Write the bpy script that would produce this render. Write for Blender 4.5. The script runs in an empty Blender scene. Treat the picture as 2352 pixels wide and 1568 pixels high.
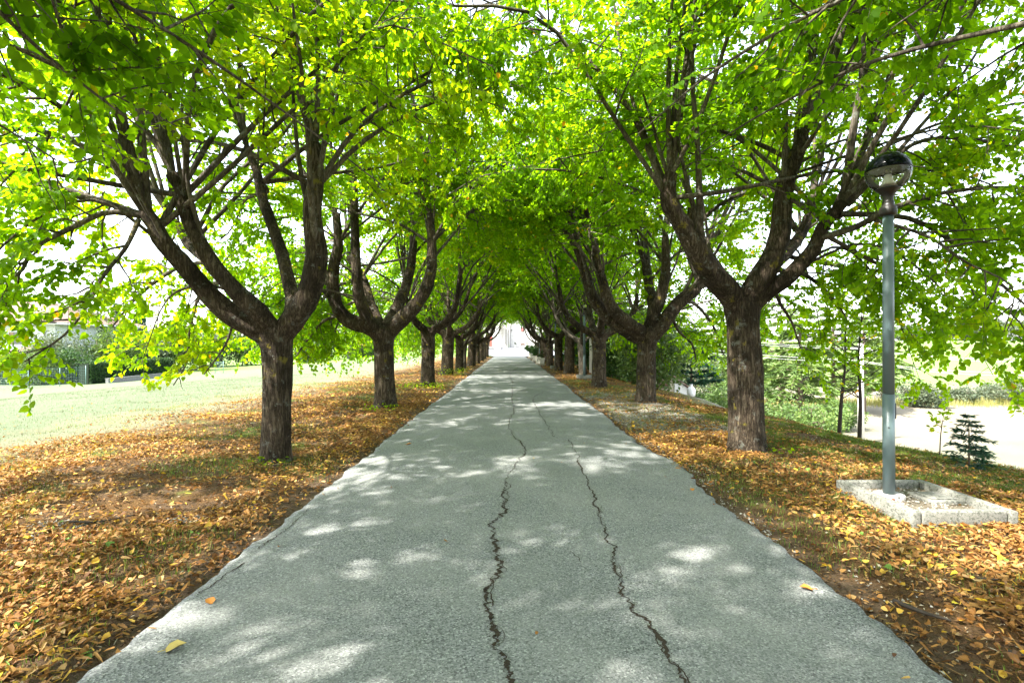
import bpy, math, random
import numpy as np
R = math.radians
S = bpy.context.scene
COL = S.collection

# ------------------------------------------------------------------ camera
cd = bpy.data.cameras.new("camera")
cam = bpy.data.objects.new("camera", cd)
COL.objects.link(cam)
cam.location = (0, 0, 1.6)
cam.rotation_euler = (R(90.2), 0, R(-0.2))
cd.lens = 18.0
cd.sensor_width = 36.0
cd.clip_start = 0.05
cd.clip_end = 3000
S.camera = cam
S.render.resolution_x, S.render.resolution_y = 1024, 682

# ------------------------------------------------------------------ sky, sun, exposure
SUN_EL = 50.0
SUN_DIR = np.array([-0.86, -0.50])          # horizontal direction towards the sun
SUN_DIR = SUN_DIR / np.linalg.norm(SUN_DIR)
w = bpy.data.worlds.new("World")
S.world = w
w.use_nodes = True
nt = w.node_tree
nt.nodes.clear()
sky = nt.nodes.new("ShaderNodeTexSky")
sky.sky_type = 'NISHITA'
sky.sun_disc = False
sky.sun_elevation = R(SUN_EL)
sky.sun_rotation = math.atan2(SUN_DIR[0], SUN_DIR[1]) % (2 * math.pi)
sky.dust_density = 1.5
sky.air_density = 1.0
hs = nt.nodes.new("ShaderNodeHueSaturation")
hs.inputs['Saturation'].default_value = 0.45   # thin white summer cloud veil
bg = nt.nodes.new("ShaderNodeBackground")
bg.inputs['Strength'].default_value = 0.15
wo = nt.nodes.new("ShaderNodeOutputWorld")
nt.links.new(sky.outputs[0], hs.inputs['Color'])
nt.links.new(hs.outputs[0], bg.inputs['Color'])
nt.links.new(bg.outputs[0], wo.inputs['Surface'])

sl = bpy.data.lights.new("sun", 'SUN')
sl.energy = 3.3
sl.angle = R(0.9)
sl.color = (1.0, 0.955, 0.88)
so = bpy.data.objects.new("sun", sl)
COL.objects.link(so)
from mathutils import Vector, Matrix
sdir = Vector((SUN_DIR[0] * math.cos(R(SUN_EL)), SUN_DIR[1] * math.cos(R(SUN_EL)), math.sin(R(SUN_EL))))
so.rotation_euler = sdir.to_track_quat('Z', 'Y').to_euler()
so.location = (-20, -10, 30)

S.view_settings.view_transform = 'Standard'
S.view_settings.look = 'None'
S.view_settings.gamma = 1.0
S.view_settings.exposure = 2.7
try:
    S.cycles.use_denoising = True
    S.cycles.max_bounces = 10
    S.cycles.diffuse_bounces = 7
    S.cycles.transmission_bounces = 8
    S.cycles.transparent_max_bounces = 8
    S.cycles.sample_clamp_indirect = 6.0
except Exception:
    pass

# ------------------------------------------------------------------ helpers
def tag(o, label=None, cat=None, group=None, kind=None):
    if label: o['label'] = label
    if cat: o['category'] = cat
    if group: o['group'] = group
    if kind: o['kind'] = kind
    return o

def empty(name, loc=(0, 0, 0), rz=0.0):
    o = bpy.data.objects.new(name, None)
    COL.objects.link(o)
    o.location = loc
    o.rotation_euler = (0, 0, rz)
    o.empty_display_size = 0.1
    return o

def at(x, y, d):
    """pixel of the 2352-wide photograph at depth d -> world point"""
    return np.array([(x - 1172.0) / 1176.0 * d, d, 1.6 + (788.0 - y) / 1176.0 * d])

def smooth(a, b, x):
    t = np.clip((x - a) / (b - a), 0, 1)
    return t * t * (3 - 2 * t)

def _hash(ix, iy, iz):
    h = (ix * 374761393 + iy * 668265263 + iz * 2147483647) & 0x7fffffff
    h = ((h ^ (h >> 13)) * 1274126177) & 0x7fffffff
    h = ((h ^ (h >> 16)) * 97531) & 0x7fffffff
    return ((h ^ (h >> 11)) & 0xffff) / 65535.0

def vnoise(x, y, z=0.0):
    x, y, z = np.broadcast_arrays(np.asarray(x, float), np.asarray(y, float), np.asarray(z, float))
    ix, iy, iz = np.floor(x).astype(np.int64), np.floor(y).astype(np.int64), np.floor(z).astype(np.int64)
    fx, fy, fz = x - ix, y - iy, z - iz
    fx, fy, fz = fx * fx * (3 - 2 * fx), fy * fy * (3 - 2 * fy), fz * fz * (3 - 2 * fz)
    r = 0
    for dx in (0, 1):
        for dy in (0, 1):
            for dz in (0, 1):
                wgt = (fx if dx else 1 - fx) * (fy if dy else 1 - fy) * (fz if dz else 1 - fz)
                r = r + wgt * _hash(ix + dx, iy + dy, iz + dz)
    return r

def fbm(x, y, z=0.0, o=3):
    r, a, t = 0, 1.0, 0
    for i in range(o):
        r = r + a * vnoise(np.asarray(x) * 2 ** i + 17 * i, np.asarray(y) * 2 ** i + 9 * i, np.asarray(z) * 2 ** i)
        t += a
        a *= 0.5
    return r / t

class MB:
    def __init__(self):
        self.v, self.f, self.m, self.n = [], [], [], 0
    def add(self, verts, faces, mat=0):
        base = self.n
        self.v.append(np.asarray(verts, float))
        self.n += len(verts)
        for f in faces:
            self.f.append(tuple(int(i) + base for i in f))
            self.m.append(mat)
    def box(self, c, s, mat=0, rz=0.0, taper=1.0):
        x, y, z = s[0] / 2, s[1] / 2, s[2] / 2
        V = np.array([[-x, -y, -z], [x, -y, -z], [x, y, -z], [-x, y, -z],
                      [-x * taper, -y * taper, z], [x * taper, -y * taper, z], [x * taper, y * taper, z], [-x * taper, y * taper, z]])
        if rz:
            cs, sn = math.cos(rz), math.sin(rz)
            V = np.stack([V[:, 0] * cs - V[:, 1] * sn, V[:, 0] * sn + V[:, 1] * cs, V[:, 2]], 1)
        self.add(V + np.asarray(c, float), [(3, 2, 1, 0), (4, 5, 6, 7), (0, 1, 5, 4), (1, 2, 6, 5), (2, 3, 7, 6), (3, 0, 4, 7)], mat)
    def tube(self, pts, rad, sides=8, mat=0, rough=0.0, cap=True, seed=0.0, fr=5.0):
        pts = np.asarray(pts, float)
        n = len(pts)
        rad = np.broadcast_to(np.asarray(rad, float), (n,))
        T = np.gradient(pts, axis=0)
        T /= np.linalg.norm(T, axis=1)[:, None] + 1e-9
        a = np.array([1.0, 0, 0]) if abs(T[0][0]) < 0.8 else np.array([0, 1.0, 0])
        U = np.zeros((n, 3))
        u = a - T[0] * a.dot(T[0])
        for i in range(n):
            u = u - T[i] * u.dot(T[i])
            u = u / (np.linalg.norm(u) + 1e-9)
            U[i] = u
        W = np.cross(T, U)
        an = np.arange(sides) / sides * 2 * math.pi
        rr = rad[:, None] * np.ones(sides)[None, :]
        if rough:
            L = np.concatenate([[0], np.cumsum(np.linalg.norm(np.diff(pts, axis=0), axis=1))])
            ca, sa = np.cos(an)[None, :], np.sin(an)[None, :]
            k = fbm(ca * 1.6 + seed + 50, sa * 1.6 + 50, (L * fr)[:, None] + 7, 3) - 0.5
            k2 = vnoise(ca * 6 + seed + 80, sa * 6 + 30, (L * fr * .35)[:, None]) - .5
            rr = rr * (1 + rough * (k * 1.6 + k2 * .6))
        V = pts[:, None, :] + rr[:, :, None] * (np.cos(an)[None, :, None] * U[:, None, :] + np.sin(an)[None, :, None] * W[:, None, :])
        V = V.reshape(-1, 3)
        F = []
        for i in range(n - 1):
            for j in range(sides):
                k = (j + 1) % sides
                F.append((i * sides + j, i * sides + k, (i + 1) * sides + k, (i + 1) * sides + j))
        if cap:
            F.append(tuple(range(sides - 1, -1, -1)))
            F.append(tuple((n - 1) * sides + j for j in range(sides)))
        self.add(V, F, mat)
    def lathe(self, prof, c=(0, 0, 0), sides=32, mat=0):
        prof = np.asarray(prof, float)
        an = np.arange(sides) / sides * 2 * math.pi
        V = np.stack([prof[:, 0][:, None] * np.cos(an), prof[:, 0][:, None] * np.sin(an), prof[:, 1][:, None] * np.ones(sides)], 2).reshape(-1, 3)
        F = []
        for i in range(len(prof) - 1):
            for j in range(sides):
                k = (j + 1) % sides
                F.append((i * sides + j, i * sides + k, (i + 1) * sides + k, (i + 1) * sides + j))
        self.add(V + np.asarray(c, float), F, mat)
    def build(self, name, mats, parent=None, smoothf=True, bevel=0.0, loc=None):
        me = bpy.data.meshes.new(name)
        V = np.concatenate(self.v) if self.v else np.zeros((0, 3))
        if loc is not None: V = V - np.asarray(loc)
        me.from_pydata(V.tolist(), [], self.f)
        if not isinstance(mats, (list, tuple)): mats = [mats]
        for m in mats: me.materials.append(m)
        if len(mats) > 1:
            me.polygons.foreach_set('material_index', np.array(self.m, dtype=np.int32))
        me.polygons.foreach_set('use_smooth', np.full(len(me.polygons), smoothf))
        me.update()
        o = bpy.data.objects.new(name, me)
        COL.objects.link(o)
        if parent: o.parent = parent
        if loc is not None and not parent: o.location = loc
        if bevel:
            b = o.modifiers.new("bevel", 'BEVEL')
            b.width = bevel
            b.segments = 2
            b.limit_method = 'ANGLE'
        return o

def repeat_mesh(name, V, polys, mat, parent=None, tint=None, nper=None, smoothf=False):
    """V (N, k, 3): N copies of one shape whose faces are polys (all of one size)"""
    N, k, _ = V.shape
    me = bpy.data.meshes.new(name)
    P = np.asarray(polys)
    fn, fs = P.shape
    me.vertices.add(N * k)
    me.vertices.foreach_set('co', V.reshape(-1).astype(np.float32))
    loops = (np.arange(N)[:, None, None] * k + P[None]).reshape(-1)
    me.loops.add(len(loops))
    me.loops.foreach_set('vertex_index', loops.astype(np.int32))
    me.polygons.add(N * fn)
    me.polygons.foreach_set('loop_start', (np.arange(N * fn) * fs).astype(np.int32))
    me.polygons.foreach_set('use_smooth', np.full(N * fn, smoothf))
    if tint is not None:
        a = me.attributes.new('tint', 'FLOAT', 'POINT')
        a.data.foreach_set('value', np.repeat(tint, k).astype(np.float32))
    me.materials.append(mat)
    me.update(calc_edges=True)
    me.validate()
    o = bpy.data.objects.new(name, me)
    COL.objects.link(o)
    if parent: o.parent = parent
    return o

def copy_tree(o, parent=None):
    c = o.copy()
    COL.objects.link(c)
    if parent:
        c.parent = parent
    for ch in [x for x in bpy.data.objects if x.parent == o]:
        copy_tree(ch, c)
    return c

def unit(v):
    v = np.asarray(v, float)
    return v / (np.linalg.norm(v, axis=-1, keepdims=True) + 1e-9)

def spline(P, n):
    """Catmull-Rom through control points (N, k) -> (n, k)"""
    P = np.asarray(P, float)
    Q = np.concatenate([[2 * P[0] - P[1]], P, [2 * P[-1] - P[-2]]])
    t = np.linspace(0, len(P) - 1 - 1e-6, n)
    i = t.astype(int)
    f = (t - i)[:, None]
    a, b, c, d = Q[i], Q[i + 1], Q[i + 2], Q[i + 3]
    return 0.5 * (2 * b + (c - a) * f + (2 * a - 5 * b + 4 * c - d) * f ** 2 + (3 * b - a - 3 * c + d) * f ** 3)

# ------------------------------------------------------------------ materials
def mat_new(name):
    m = bpy.data.materials.new(name)
    m.use_nodes = True
    t = m.node_tree
    t.nodes.clear()
    o = t.nodes.new('ShaderNodeOutputMaterial')
    return m, t, o

def N(t, kind, **kw):
    n = t.nodes.new(kind)
    for k, v in kw.items():
        if k.startswith('i_'):
            n.inputs[k[2:]].default_value = v
        else:
            setattr(n, k, v)
    return n

def ramp(t, fac, stops, interp='LINEAR'):
    n = t.nodes.new('ShaderNodeValToRGB')
    n.color_ramp.interpolation = interp
    e = n.color_ramp.elements
    while len(e) > 1: e.remove(e[-1])
    e[0].position, e[0].color = stops[0][0], (*stops[0][1], 1)
    for p, c in stops[1:]:
        x = e.new(p)
        x.color = (*c, 1)
    t.links.new(fac, n.inputs[0])
    return n.outputs[0]

def noise(t, vec, scale, detail=4, rough=0.55, dist=0.0):
    n = N(t, 'ShaderNodeTexNoise')
    n.inputs['Scale'].default_value = scale
    n.inputs['Detail'].default_value = detail
    n.inputs['Roughness'].default_value = rough
    n.inputs['Distortion'].default_value = dist
    if vec is not None: t.links.new(vec, n.inputs['Vector'])
    return n.outputs[0]

def pos(t, sx=1, sy=1, sz=1):
    c = N(t, 'ShaderNodeTexCoord')
    m = N(t, 'ShaderNodeMapping')
    m.inputs['Scale'].default_value = (sx, sy, sz)
    t.links.new(c.outputs['Object'], m.inputs[0])
    return m.outputs[0]

def mixc(t, fac, a, b, mode='MIX'):
    n = N(t, 'ShaderNodeMix', data_type='RGBA', blend_type=mode)
    for s, v in ((n.inputs[0], fac), (n.inputs[6], a), (n.inputs[7], b)):
        if isinstance(v, (int, float)): s.default_value = v
        elif isinstance(v, tuple): s.default_value = (*v, 1) if len(v) == 3 else v
        else: t.links.new(v, s)
    return n.outputs[2]

def mth(t, op, a, b=None, clamp=False):
    n = N(t, 'ShaderNodeMath', operation=op, use_clamp=clamp)
    for i, v in enumerate((a, b)):
        if v is None: continue
        if isinstance(v, (int, float)): n.inputs[i].default_value = v
        else: t.links.new(v, n.inputs[i])
    return n.outputs[0]

def maprange(t, v, a, b, c=0.0, d=1.0):
    n = N(t, 'ShaderNodeMapRange', interpolation_type='SMOOTHSTEP')
    t.links.new(v, n.inputs[0])
    for i, x in zip((1, 2, 3, 4), (a, b, c, d)): n.inputs[i].default_value = x
    return n.outputs[0]

def bump(t, h, strength, dist, prev=None):
    b = N(t, 'ShaderNodeBump')
    b.inputs['Strength'].default_value = strength
    b.inputs['Distance'].default_value = dist
    t.links.new(h, b.inputs['Height'])
    if prev: t.links.new(prev, b.inputs['Normal'])
    return b.outputs[0]

def principled(t, out, color, rough=0.8, normal=None, spec=0.3, metal=0.0):
    p = N(t, 'ShaderNodeBsdfPrincipled')
    if isinstance(color, tuple): p.inputs['Base Color'].default_value = (*color, 1)
    else: t.links.new(color, p.inputs['Base Color'])
    if isinstance(rough, (int, float)): p.inputs['Roughness'].default_value = rough
    else: t.links.new(rough, p.inputs['Roughness'])
    p.inputs['Specular IOR Level'].default_value = spec
    p.inputs['Metallic'].default_value = metal
    if normal: t.links.new(normal, p.inputs['Normal'])
    t.links.new(p.outputs[0], out.inputs[0])
    return p

def simple(name, col, rough=0.7, var=0.25, scale=8.0, bmp=0.2, metal=0.0, spec=0.3):
    m, t, o = mat_new(name)
    P = pos(t)
    n = noise(t, P, scale, 5)
    c = mixc(t, n, tuple(x * (1 - var) for x in col), tuple(min(1, x * (1 + var)) for x in col))
    nn = bump(t, noise(t, P, scale * 6, 4), bmp, 0.01)
    principled(t, o, c, rough, nn, spec, metal)
    return m

def foliage(name, stops, trans=0.5, tboost=(1.35, 1.3, 0.6), rough=0.5, spec=0.25):
    m, t, o = mat_new(name)
    a = N(t, 'ShaderNodeAttribute', attribute_name='tint')
    c = ramp(t, a.outputs['Fac'], stops)
    d = N(t, 'ShaderNodeBsdfPrincipled')
    t.links.new(c, d.inputs['Base Color'])
    d.inputs['Roughness'].default_value = rough
    d.inputs['Specular IOR Level'].default_value = spec
    tr = N(t, 'ShaderNodeBsdfTranslucent')
    c2 = mixc(t, 1.0, c, (*tboost, 1), 'MULTIPLY')
    t.links.new(c2, tr.inputs['Color'])
    mx = N(t, 'ShaderNodeMixShader')
    mx.inputs[0].default_value = trans
    t.links.new(d.outputs[0], mx.inputs[1])
    t.links.new(tr.outputs[0], mx.inputs[2])
    t.links.new(mx.outputs[0], o.inputs[0])
    return m

M = {}
M['leaf'] = foliage('linden_leaf', [(0, (.045, .115, .006)), (.35, (.075, .175, .007)), (.7, (.115, .225, .009)), (.9, (.165, .255, .012)), (.97, (.30, .27, .02)), (1, (.32, .17, .03))], .7, (3.4, 2.7, .45), .6, .08)
M['bgleaf'] = foliage('background_leaf', [(0, (.045, .085, .025)), (.5, (.08, .14, .035)), (1, (.14, .2, .05))], .35)
M['darkleaf'] = foliage('hedge_leaf', [(0, (.015, .045, .014)), (.5, (.03, .075, .018)), (1, (.06, .12, .025))], .25)
M['greyleaf'] = foliage('grey_green_leaf', [(0, (.06, .085, .055)), (.5, (.1, .13, .08)), (1, (.16, .19, .11))], .3)
M['pineleaf'] = foliage('pine_needle', [(0, (.015, .05, .035)), (.5, (.03, .085, .055)), (1, (.05, .12, .065))], .25)
M['cedarleaf'] = foliage('cedar_needle', [(0, (.08, .14, .045)), (.5, (.13, .21, .06)), (1, (.2, .28, .08))], .4)
M['grass'] = foliage('grass_blade', [(0, (.05, .11, .015)), (.5, (.11, .18, .025)), (.8, (.22, .24, .06)), (1, (.4, .34, .14))], .35)
M['litter'] = foliage('fallen_leaf', [(0, (.07, .03, .012)), (.25, (.16, .07, .02)), (.5, (.27, .125, .032)), (.75, (.36, .2, .065)), (.88, (.42, .29, .13)), (.95, (.6, .36, .02)), (.985, (.5, .42, .04)), (1, (.12, .22, .04))], .2, (1.1, 1, .8), .6, .2)
M['moss'] = foliage('moss_blade', [(0, (.045, .085, .01)), (.5, (.10, .16, .014)), (1, (.2, .22, .03))], .35)

def bark(name, dark, mid, light, lichen=0.12, fiss=1.0):
    m, t, o = mat_new(name)
    P = pos(t, 1, 1, .22)
    Pf = pos(t)
    rn = noise(t, pos(t, 1, 1, .13), 24, 5, .6, .5)
    rn2 = noise(t, pos(t, 1, 1, .3), 46, 4, .6, .3)
    rid = mth(t, 'ABSOLUTE', mth(t, 'SUBTRACT', rn, .5))
    rid2 = mth(t, 'ABSOLUTE', mth(t, 'SUBTRACT', rn2, .5))
    crack = mth(t, 'ADD', maprange(t, rid, 0.0, .13, 0, .75), maprange(t, rid2, 0.0, .1, 0, .25))
    fine = noise(t, P, 70, 5, .65)
    h = mth(t, 'ADD', mth(t, 'MULTIPLY', crack, .7), mth(t, 'MULTIPLY', fine, .5))
    c = ramp(t, mth(t, 'MULTIPLY', h, .85), [(.15, dark), (.55, mid), (.95, light)])
    big = noise(t, Pf, 2.3, 5, .6)
    c = mixc(t, maprange(t, big, .42, .62), c, mixc(t, .62, c, tuple(x * .35 for x in dark)))
    spots = noise(t, Pf, 7, 6, .72)
    c = mixc(t, maprange(t, spots, .57, .66, 0, .7), c, (.2, .205, .175))
    y = noise(t, Pf, 4.1, 6, .65)
    c = mixc(t, maprange(t, y, .6, .68, 0, lichen * 6), c, (.24, .20, .025))
    nrm = bump(t, h, 1.0 * fiss, .05)
    principled(t, o, c, .9, nrm, .15)
    return m
M['bark'] = bark('linden_bark', (.024, .017, .011), (.098, .072, .048), (.19, .152, .108))
M['bark_pale'] = bark('pale_bark', (.05, .042, .032), (.14, .118, .09), (.23, .20, .16), .06)
M['pole'] = bark('young_bark', (.05, .04, .03), (.125, .104, .08), (.22, .19, .15), .06, .5)
M['twig'] = simple('twig_bark', (.035, .027, .02), .85, .3, 20)
M['bgtrunk'] = simple('background_trunk', (.16, .125, .09), .9, .35, 6)

# asphalt
m, t, o = mat_new('old_asphalt')
P = pos(t)
st = N(t, 'ShaderNodeTexVoronoi')
st.inputs['Scale'].default_value = 120
t.links.new(P, st.inputs['Vector'])
sep = N(t, 'ShaderNodeSeparateColor')
t.links.new(st.outputs['Color'], sep.inputs[0])
c = ramp(t, sep.outputs[0], [(0, (.045, .048, .047)), (.25, (.125, .131, .128)), (.6, (.19, .197, .192)), (.9, (.265, .273, .265)), (1, (.4, .41, .39))])
fine = noise(t, P, 300, 3, .7)
c = mixc(t, maprange(t, fine, .36, .56), mixc(t, .45, c, (.07, .078, .076)), c)
lg = noise(t, P, 1.1, 5, .6)
c = mixc(t, maprange(t, lg, .35, .7, 0, .35), c, (.27, .27, .245))
c = mixc(t, maprange(t, noise(t, P, .45, 4, .5), .5, .68, 0, .28), c, (.11, .115, .112))
dk = noise(t, P, 4.5, 6, .75)
c = mixc(t, maprange(t, dk, .66, .74, 0, .6), c, (.05, .055, .055))
nr = bump(t, mth(t, 'ADD', st.outputs['Distance'], fine), .55, .006)
principled(t, o, c, .85, nr, .25)
M['asphalt'] = m

# ground
m, t, o = mat_new('verge_ground')
tc = N(t, 'ShaderNodeTexCoord')
P = tc.outputs['Object']
sx = N(t, 'ShaderNodeSeparateXYZ')
t.links.new(P, sx.inputs[0])
X, Y = sx.outputs[0], sx.outputs[1]
n1 = noise(t, P, .9, 6, .6)
n2 = noise(t, P, 3.2, 6, .65)
n3 = noise(t, P, 38, 4, .7)
n4 = noise(t, P, 120, 3, .7)
soil = ramp(t, n3, [(.25, (.04, .025, .014)), (.5, (.095, .06, .034)), (.75, (.17, .115, .07))])
lit = ramp(t, n4, [(.25, (.04, .022, .011)), (.45, (.10, .055, .022)), (.6, (.18, .10, .036)), (.8, (.3, .19, .08))])
grs = ramp(t, n4, [(.25, (.04, .07, .012)), (.5, (.1, .14, .025)), (.75, (.22, .22, .06))])
cov = mixc(t, maprange(t, n2, .38, .58), soil, lit)
cov = mixc(t, maprange(t, n1, .52, .64, 0, .8), cov, grs)
field = ramp(t, n4, [(.2, (.085, .115, .058)), (.5, (.128, .158, .088)), (.8, (.185, .2, .125))])
straw = ramp(t, n4, [(.2, (.14, .115, .065)), (.5, (.225, .19, .12)), (.8, (.33, .29, .2))])
fieldL = mixc(t, maprange(t, mth(t, 'ADD', X, mth(t, 'MULTIPLY', n1, 6)), -8, -2), field, straw)
fieldR = mixc(t, maprange(t, noise(t, P, .03, 3), .45, .55), (.22, .20, .15), (.15, .16, .105))
fieldR = mixc(t, mth(t, 'MULTIPLY', n4, .5), fieldR, straw)
wob = mth(t, 'MULTIPLY', mth(t, 'SUBTRACT', n2, .5), 2.6)
Xw = mth(t, 'ADD', X, wob)
c = mixc(t, maprange(t, Xw, -7.6, -6.0), fieldL, cov)
c = mixc(t, maprange(t, Xw, 6.6, 8.2), c, fieldR)
c = mixc(t, maprange(t, Y, 62, 70), c, (.16, .24, .07))
# pale gravel patch beside the second tree on the right, small ones on the left
gv = ramp(t, n4, [(.3, (.11, .1, .08)), (.5, (.23, .215, .18)), (.7, (.36, .345, .3))])
g1 = mth(t, 'MULTIPLY', maprange(t, mth(t, 'ABSOLUTE', mth(t, 'SUBTRACT', X, 3.2)), 1.4, .5), maprange(t, mth(t, 'ABSOLUTE', mth(t, 'SUBTRACT', Y, 12.6)), 4.5, 3.0))
g1 = mth(t, 'MULTIPLY', g1, maprange(t, noise(t, P, 1.6, 6, .6), .40, .52))
c = mixc(t, g1, c, gv)
c = mixc(t, maprange(t, noise(t, P, 1.7, 4, .5), .68, .72, 0, .8), c, mixc(t, maprange(t, mth(t, 'ABSOLUTE', X), 5.8, 6.6), gv, c))
ed = mth(t, 'ABSOLUTE', mth(t, 'ADD', X, mth(t, 'MULTIPLY', wob, .1)))
c = mixc(t, mth(t, 'MULTIPLY', maprange(t, ed, 2.5, 2.2), maprange(t, Y, 62, 58)), c, mixc(t, .1, soil, gv))
nr = bump(t, mth(t, 'ADD', n3, n4), .8, .03)
principled(t, o, c, .95, nr, .1)
M['ground'] = m

def concrete(name, base, spots=.5, moss=(.06, .07, .05)):
    m, t, o = mat_new(name)
    P = pos(t)
    c = ramp(t, noise(t, P, 9, 6, .65), [(.3, tuple(x * .72 for x in base)), (.7, tuple(min(1, x * 1.15) for x in base))])
    s = noise(t, P, 38, 5, .7)
    c = mixc(t, maprange(t, s, .49, .6, 0, spots), c, moss)
    s2 = noise(t, P, 120, 2, .5)
    c = mixc(t, maprange(t, s2, .62, .7, 0, .5), c, (.55, .54, .5))
    principled(t, o, c, .9, bump(t, noise(t, P, 80, 4), .5, .006), .2)
    return m
M['kerb'] = concrete('lichen_concrete', (.19, .186, .162), .75, (.05, .055, .042))
M['footing'] = concrete('pale_concrete', (.40, .375, .36), .12)
M['stone'] = concrete('planter_stone', (.55, .53, .47), .3)
M['rubble'] = concrete('rough_stone', (.3, .27, .22), .5)
M['lowwall'] = concrete('low_wall_concrete', (.2, .2, .19), .2)
M['plaster'] = simple('white_plaster', (.6, .585, .55), .9, .08, 3, .15)
M['plaster_green'] = simple('pale_green_plaster', (.56, .60, .57), .9, .05, 2, .1)
M['plaster_tan'] = simple('tan_plaster', (.38, .34, .24), .9, .15, 4, .15)
M['wood_dark'] = simple('dark_wood', (.10, .055, .03), .6, .3, 12, .2)
M['shutter'] = simple('brown_shutter', (.25, .17, .1), .6, .2, 10, .2)
M['dark'] = simple('dark_metal', (.03, .03, .032), .5, .2, 10, .05)
M['glass_dark'] = simple('window_glass', (.03, .045, .05), .08, .2, 3, 0, 0, .6)
M['white'] = simple('white_paint', (.75, .74, .71), .6, .06, 5, .05)
M['red'] = simple('faded_red', (.45, .09, .07), .7, .2, 6, .1)
M['wire'] = simple('fence_wire', (.16, .26, .24), .5, .1, 10, 0, .2)
M['cable'] = simple('pale_cable', (.6, .6, .6), .5, .1, 10, 0)
M['pole_concrete'] = simple('pole_concrete', (.6, .58, .54), .9, .1, 4, .1)
M['fillsoil'] = concrete('gravelly_soil', (.13, .105, .075), .8, (.05, .045, .02))
M['crack'] = simple('crack_dirt', (.03, .021, .013), .95, .75, 14, .3)
M['bronze'] = simple('brown_metal', (.016, .013, .012), .4, .3, 20, .08, .1, .4)
M['ink'] = simple('black_ink', (.02, .02, .02), .7, .1, 10, 0)
M['rust'] = simple('rust_stain', (.16, .05, .025), .9, .4, 50, .2)

# pole paint
m, t, o = mat_new('grey_green_paint')
P = pos(t)
c = mixc(t, noise(t, P, 6, 5, .6), (.055, .085, .09), (.095, .135, .14))
principled(t, o, c, .38, bump(t, noise(t, P, 60, 3), .08, .004), .45)
M['paint'] = m
# black lamp cap
m, t, o = mat_new('black_gloss_cap')
P = pos(t)
c = mixc(t, maprange(t, noise(t, P, 60, 4, .7), .62, .7, 0, .2), (.002, .003, .005), (.04, .06, .07))
principled(t, o, c, .12, None, .12)
M['cap'] = m
# clear lamp bowl
m, t, o = mat_new('clear_bowl')
tr = N(t, 'ShaderNodeBsdfTransparent')
tr.inputs[0].default_value = (.97, .97, .92, 1)
gl = N(t, 'ShaderNodeBsdfGlossy')
gl.inputs['Roughness'].default_value = .06
df = N(t, 'ShaderNodeBsdfTranslucent')
df.inputs[0].default_value = (.8, .8, .68, 1)
fr = N(t, 'ShaderNodeFresnel')
fr.inputs[0].default_value = 1.45
mx = N(t, 'ShaderNodeMixShader')
mx2 = N(t, 'ShaderNodeMixShader')
mx2.inputs[0].default_value = .16
t.links.new(tr.outputs[0], mx2.inputs[1])
t.links.new(df.outputs[0], mx2.inputs[2])
t.links.new(fr.outputs[0], mx.inputs[0])
t.links.new(mx2.outputs[0], mx.inputs[1])
t.links.new(gl.outputs[0], mx.inputs[2])
t.links.new(mx.outputs[0], o.inputs[0])
M['bowl'] = m
M['lining'] = simple('grey_lining', (.16, .16, .15), .7, .1, 8, 0)
# roof tiles
def tiles(name, a, b, axis):
    m, t, o = mat_new(name)
    P = pos(t)
    wv = N(t, 'ShaderNodeTexWave', bands_direction=axis)
    wv.inputs['Scale'].default_value = 1.3
    wv.inputs['Distortion'].default_value = .6
    t.links.new(P, wv.inputs['Vector'])
    c = mixc(t, noise(t, P, 5, 4), a, b)
    c = mixc(t, mth(t, 'MULTIPLY', wv.outputs['Fac'], .45), c, tuple(x * .45 for x in a))
    principled(t, o, c, .9, bump(t, wv.outputs['Fac'], .8, .06), .15)
    return m
M['tiles'] = tiles('terracotta_tiles', (.23, .145, .11), (.30, .215, .175), 'X')
# ashlar stone for the villa
m, t, o = mat_new('pale_ashlar')
P = pos(t)
mp = N(t, 'ShaderNodeMapping')
mp.inputs['Rotation'].default_value = (R(90), 0, 0)
t.links.new(P, mp.inputs[0])
br = N(t, 'ShaderNodeTexBrick')
br.inputs['Scale'].default_value = 2.2
br.inputs['Mortar Size'].default_value = .012
br.inputs['Color1'].default_value = (.46, .44, .40, 1)
br.inputs['Color2'].default_value = (.55, .53, .49, 1)
br.inputs['Mortar'].default_value = (.30, .285, .26, 1)
t.links.new(mp.outputs[0], br.inputs['Vector'])
principled(t, o, br.outputs['Color'], .9, bump(t, br.outputs['Fac'], .3, .01), .15)
M['ashlar'] = m
# courtyard paving
M['yard'] = simple('pale_asphalt', (.2, .205, .21), .9, .12, 2, .2)

# ------------------------------------------------------------------ terrain
def hz(x, y):
    x = np.asarray(x, float)
    y = np.asarray(y, float)
    ax = np.abs(x)
    z = -2.25 * smooth(5.0, 44, -x)
    r = np.hypot(x, y)
    right = smooth(2, 16, x)
    crest = 6.1 + .35 * np.sin(y * .33) + .25 * np.sin(y * .9 + 1)
    z = z - .10 * smooth(crest - 2.2, crest, x) - 3.9 * smooth(crest - .5, crest + 11, x)
    z = z - .34 * smooth(3.9, 6.3, x) * smooth(11, 18, y)
    z = z + right * 6.6 * smooth(62, 205, r) * smooth(0, 30, x)
    z = z + .78 * smooth(58, 98, y) * np.exp(-(x / 45) ** 2)
    bump_ = (fbm(x * .9 + 40, y * .9 + 40, 0, 3) - .5) * .16 + (vnoise(x * 4 + 9, y * 4 + 9) - .5) * .035
    z = z + bump_ * smooth(2.2, 3.2, ax)
    z = z - .045 * smooth(2.5, 2.0, ax) * smooth(62, 58, y) - .16 * smooth(60, 62, y) * smooth(104, 101, y) * smooth(-13, -11, x) * smooth(24, 22, x)
    return z

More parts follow.
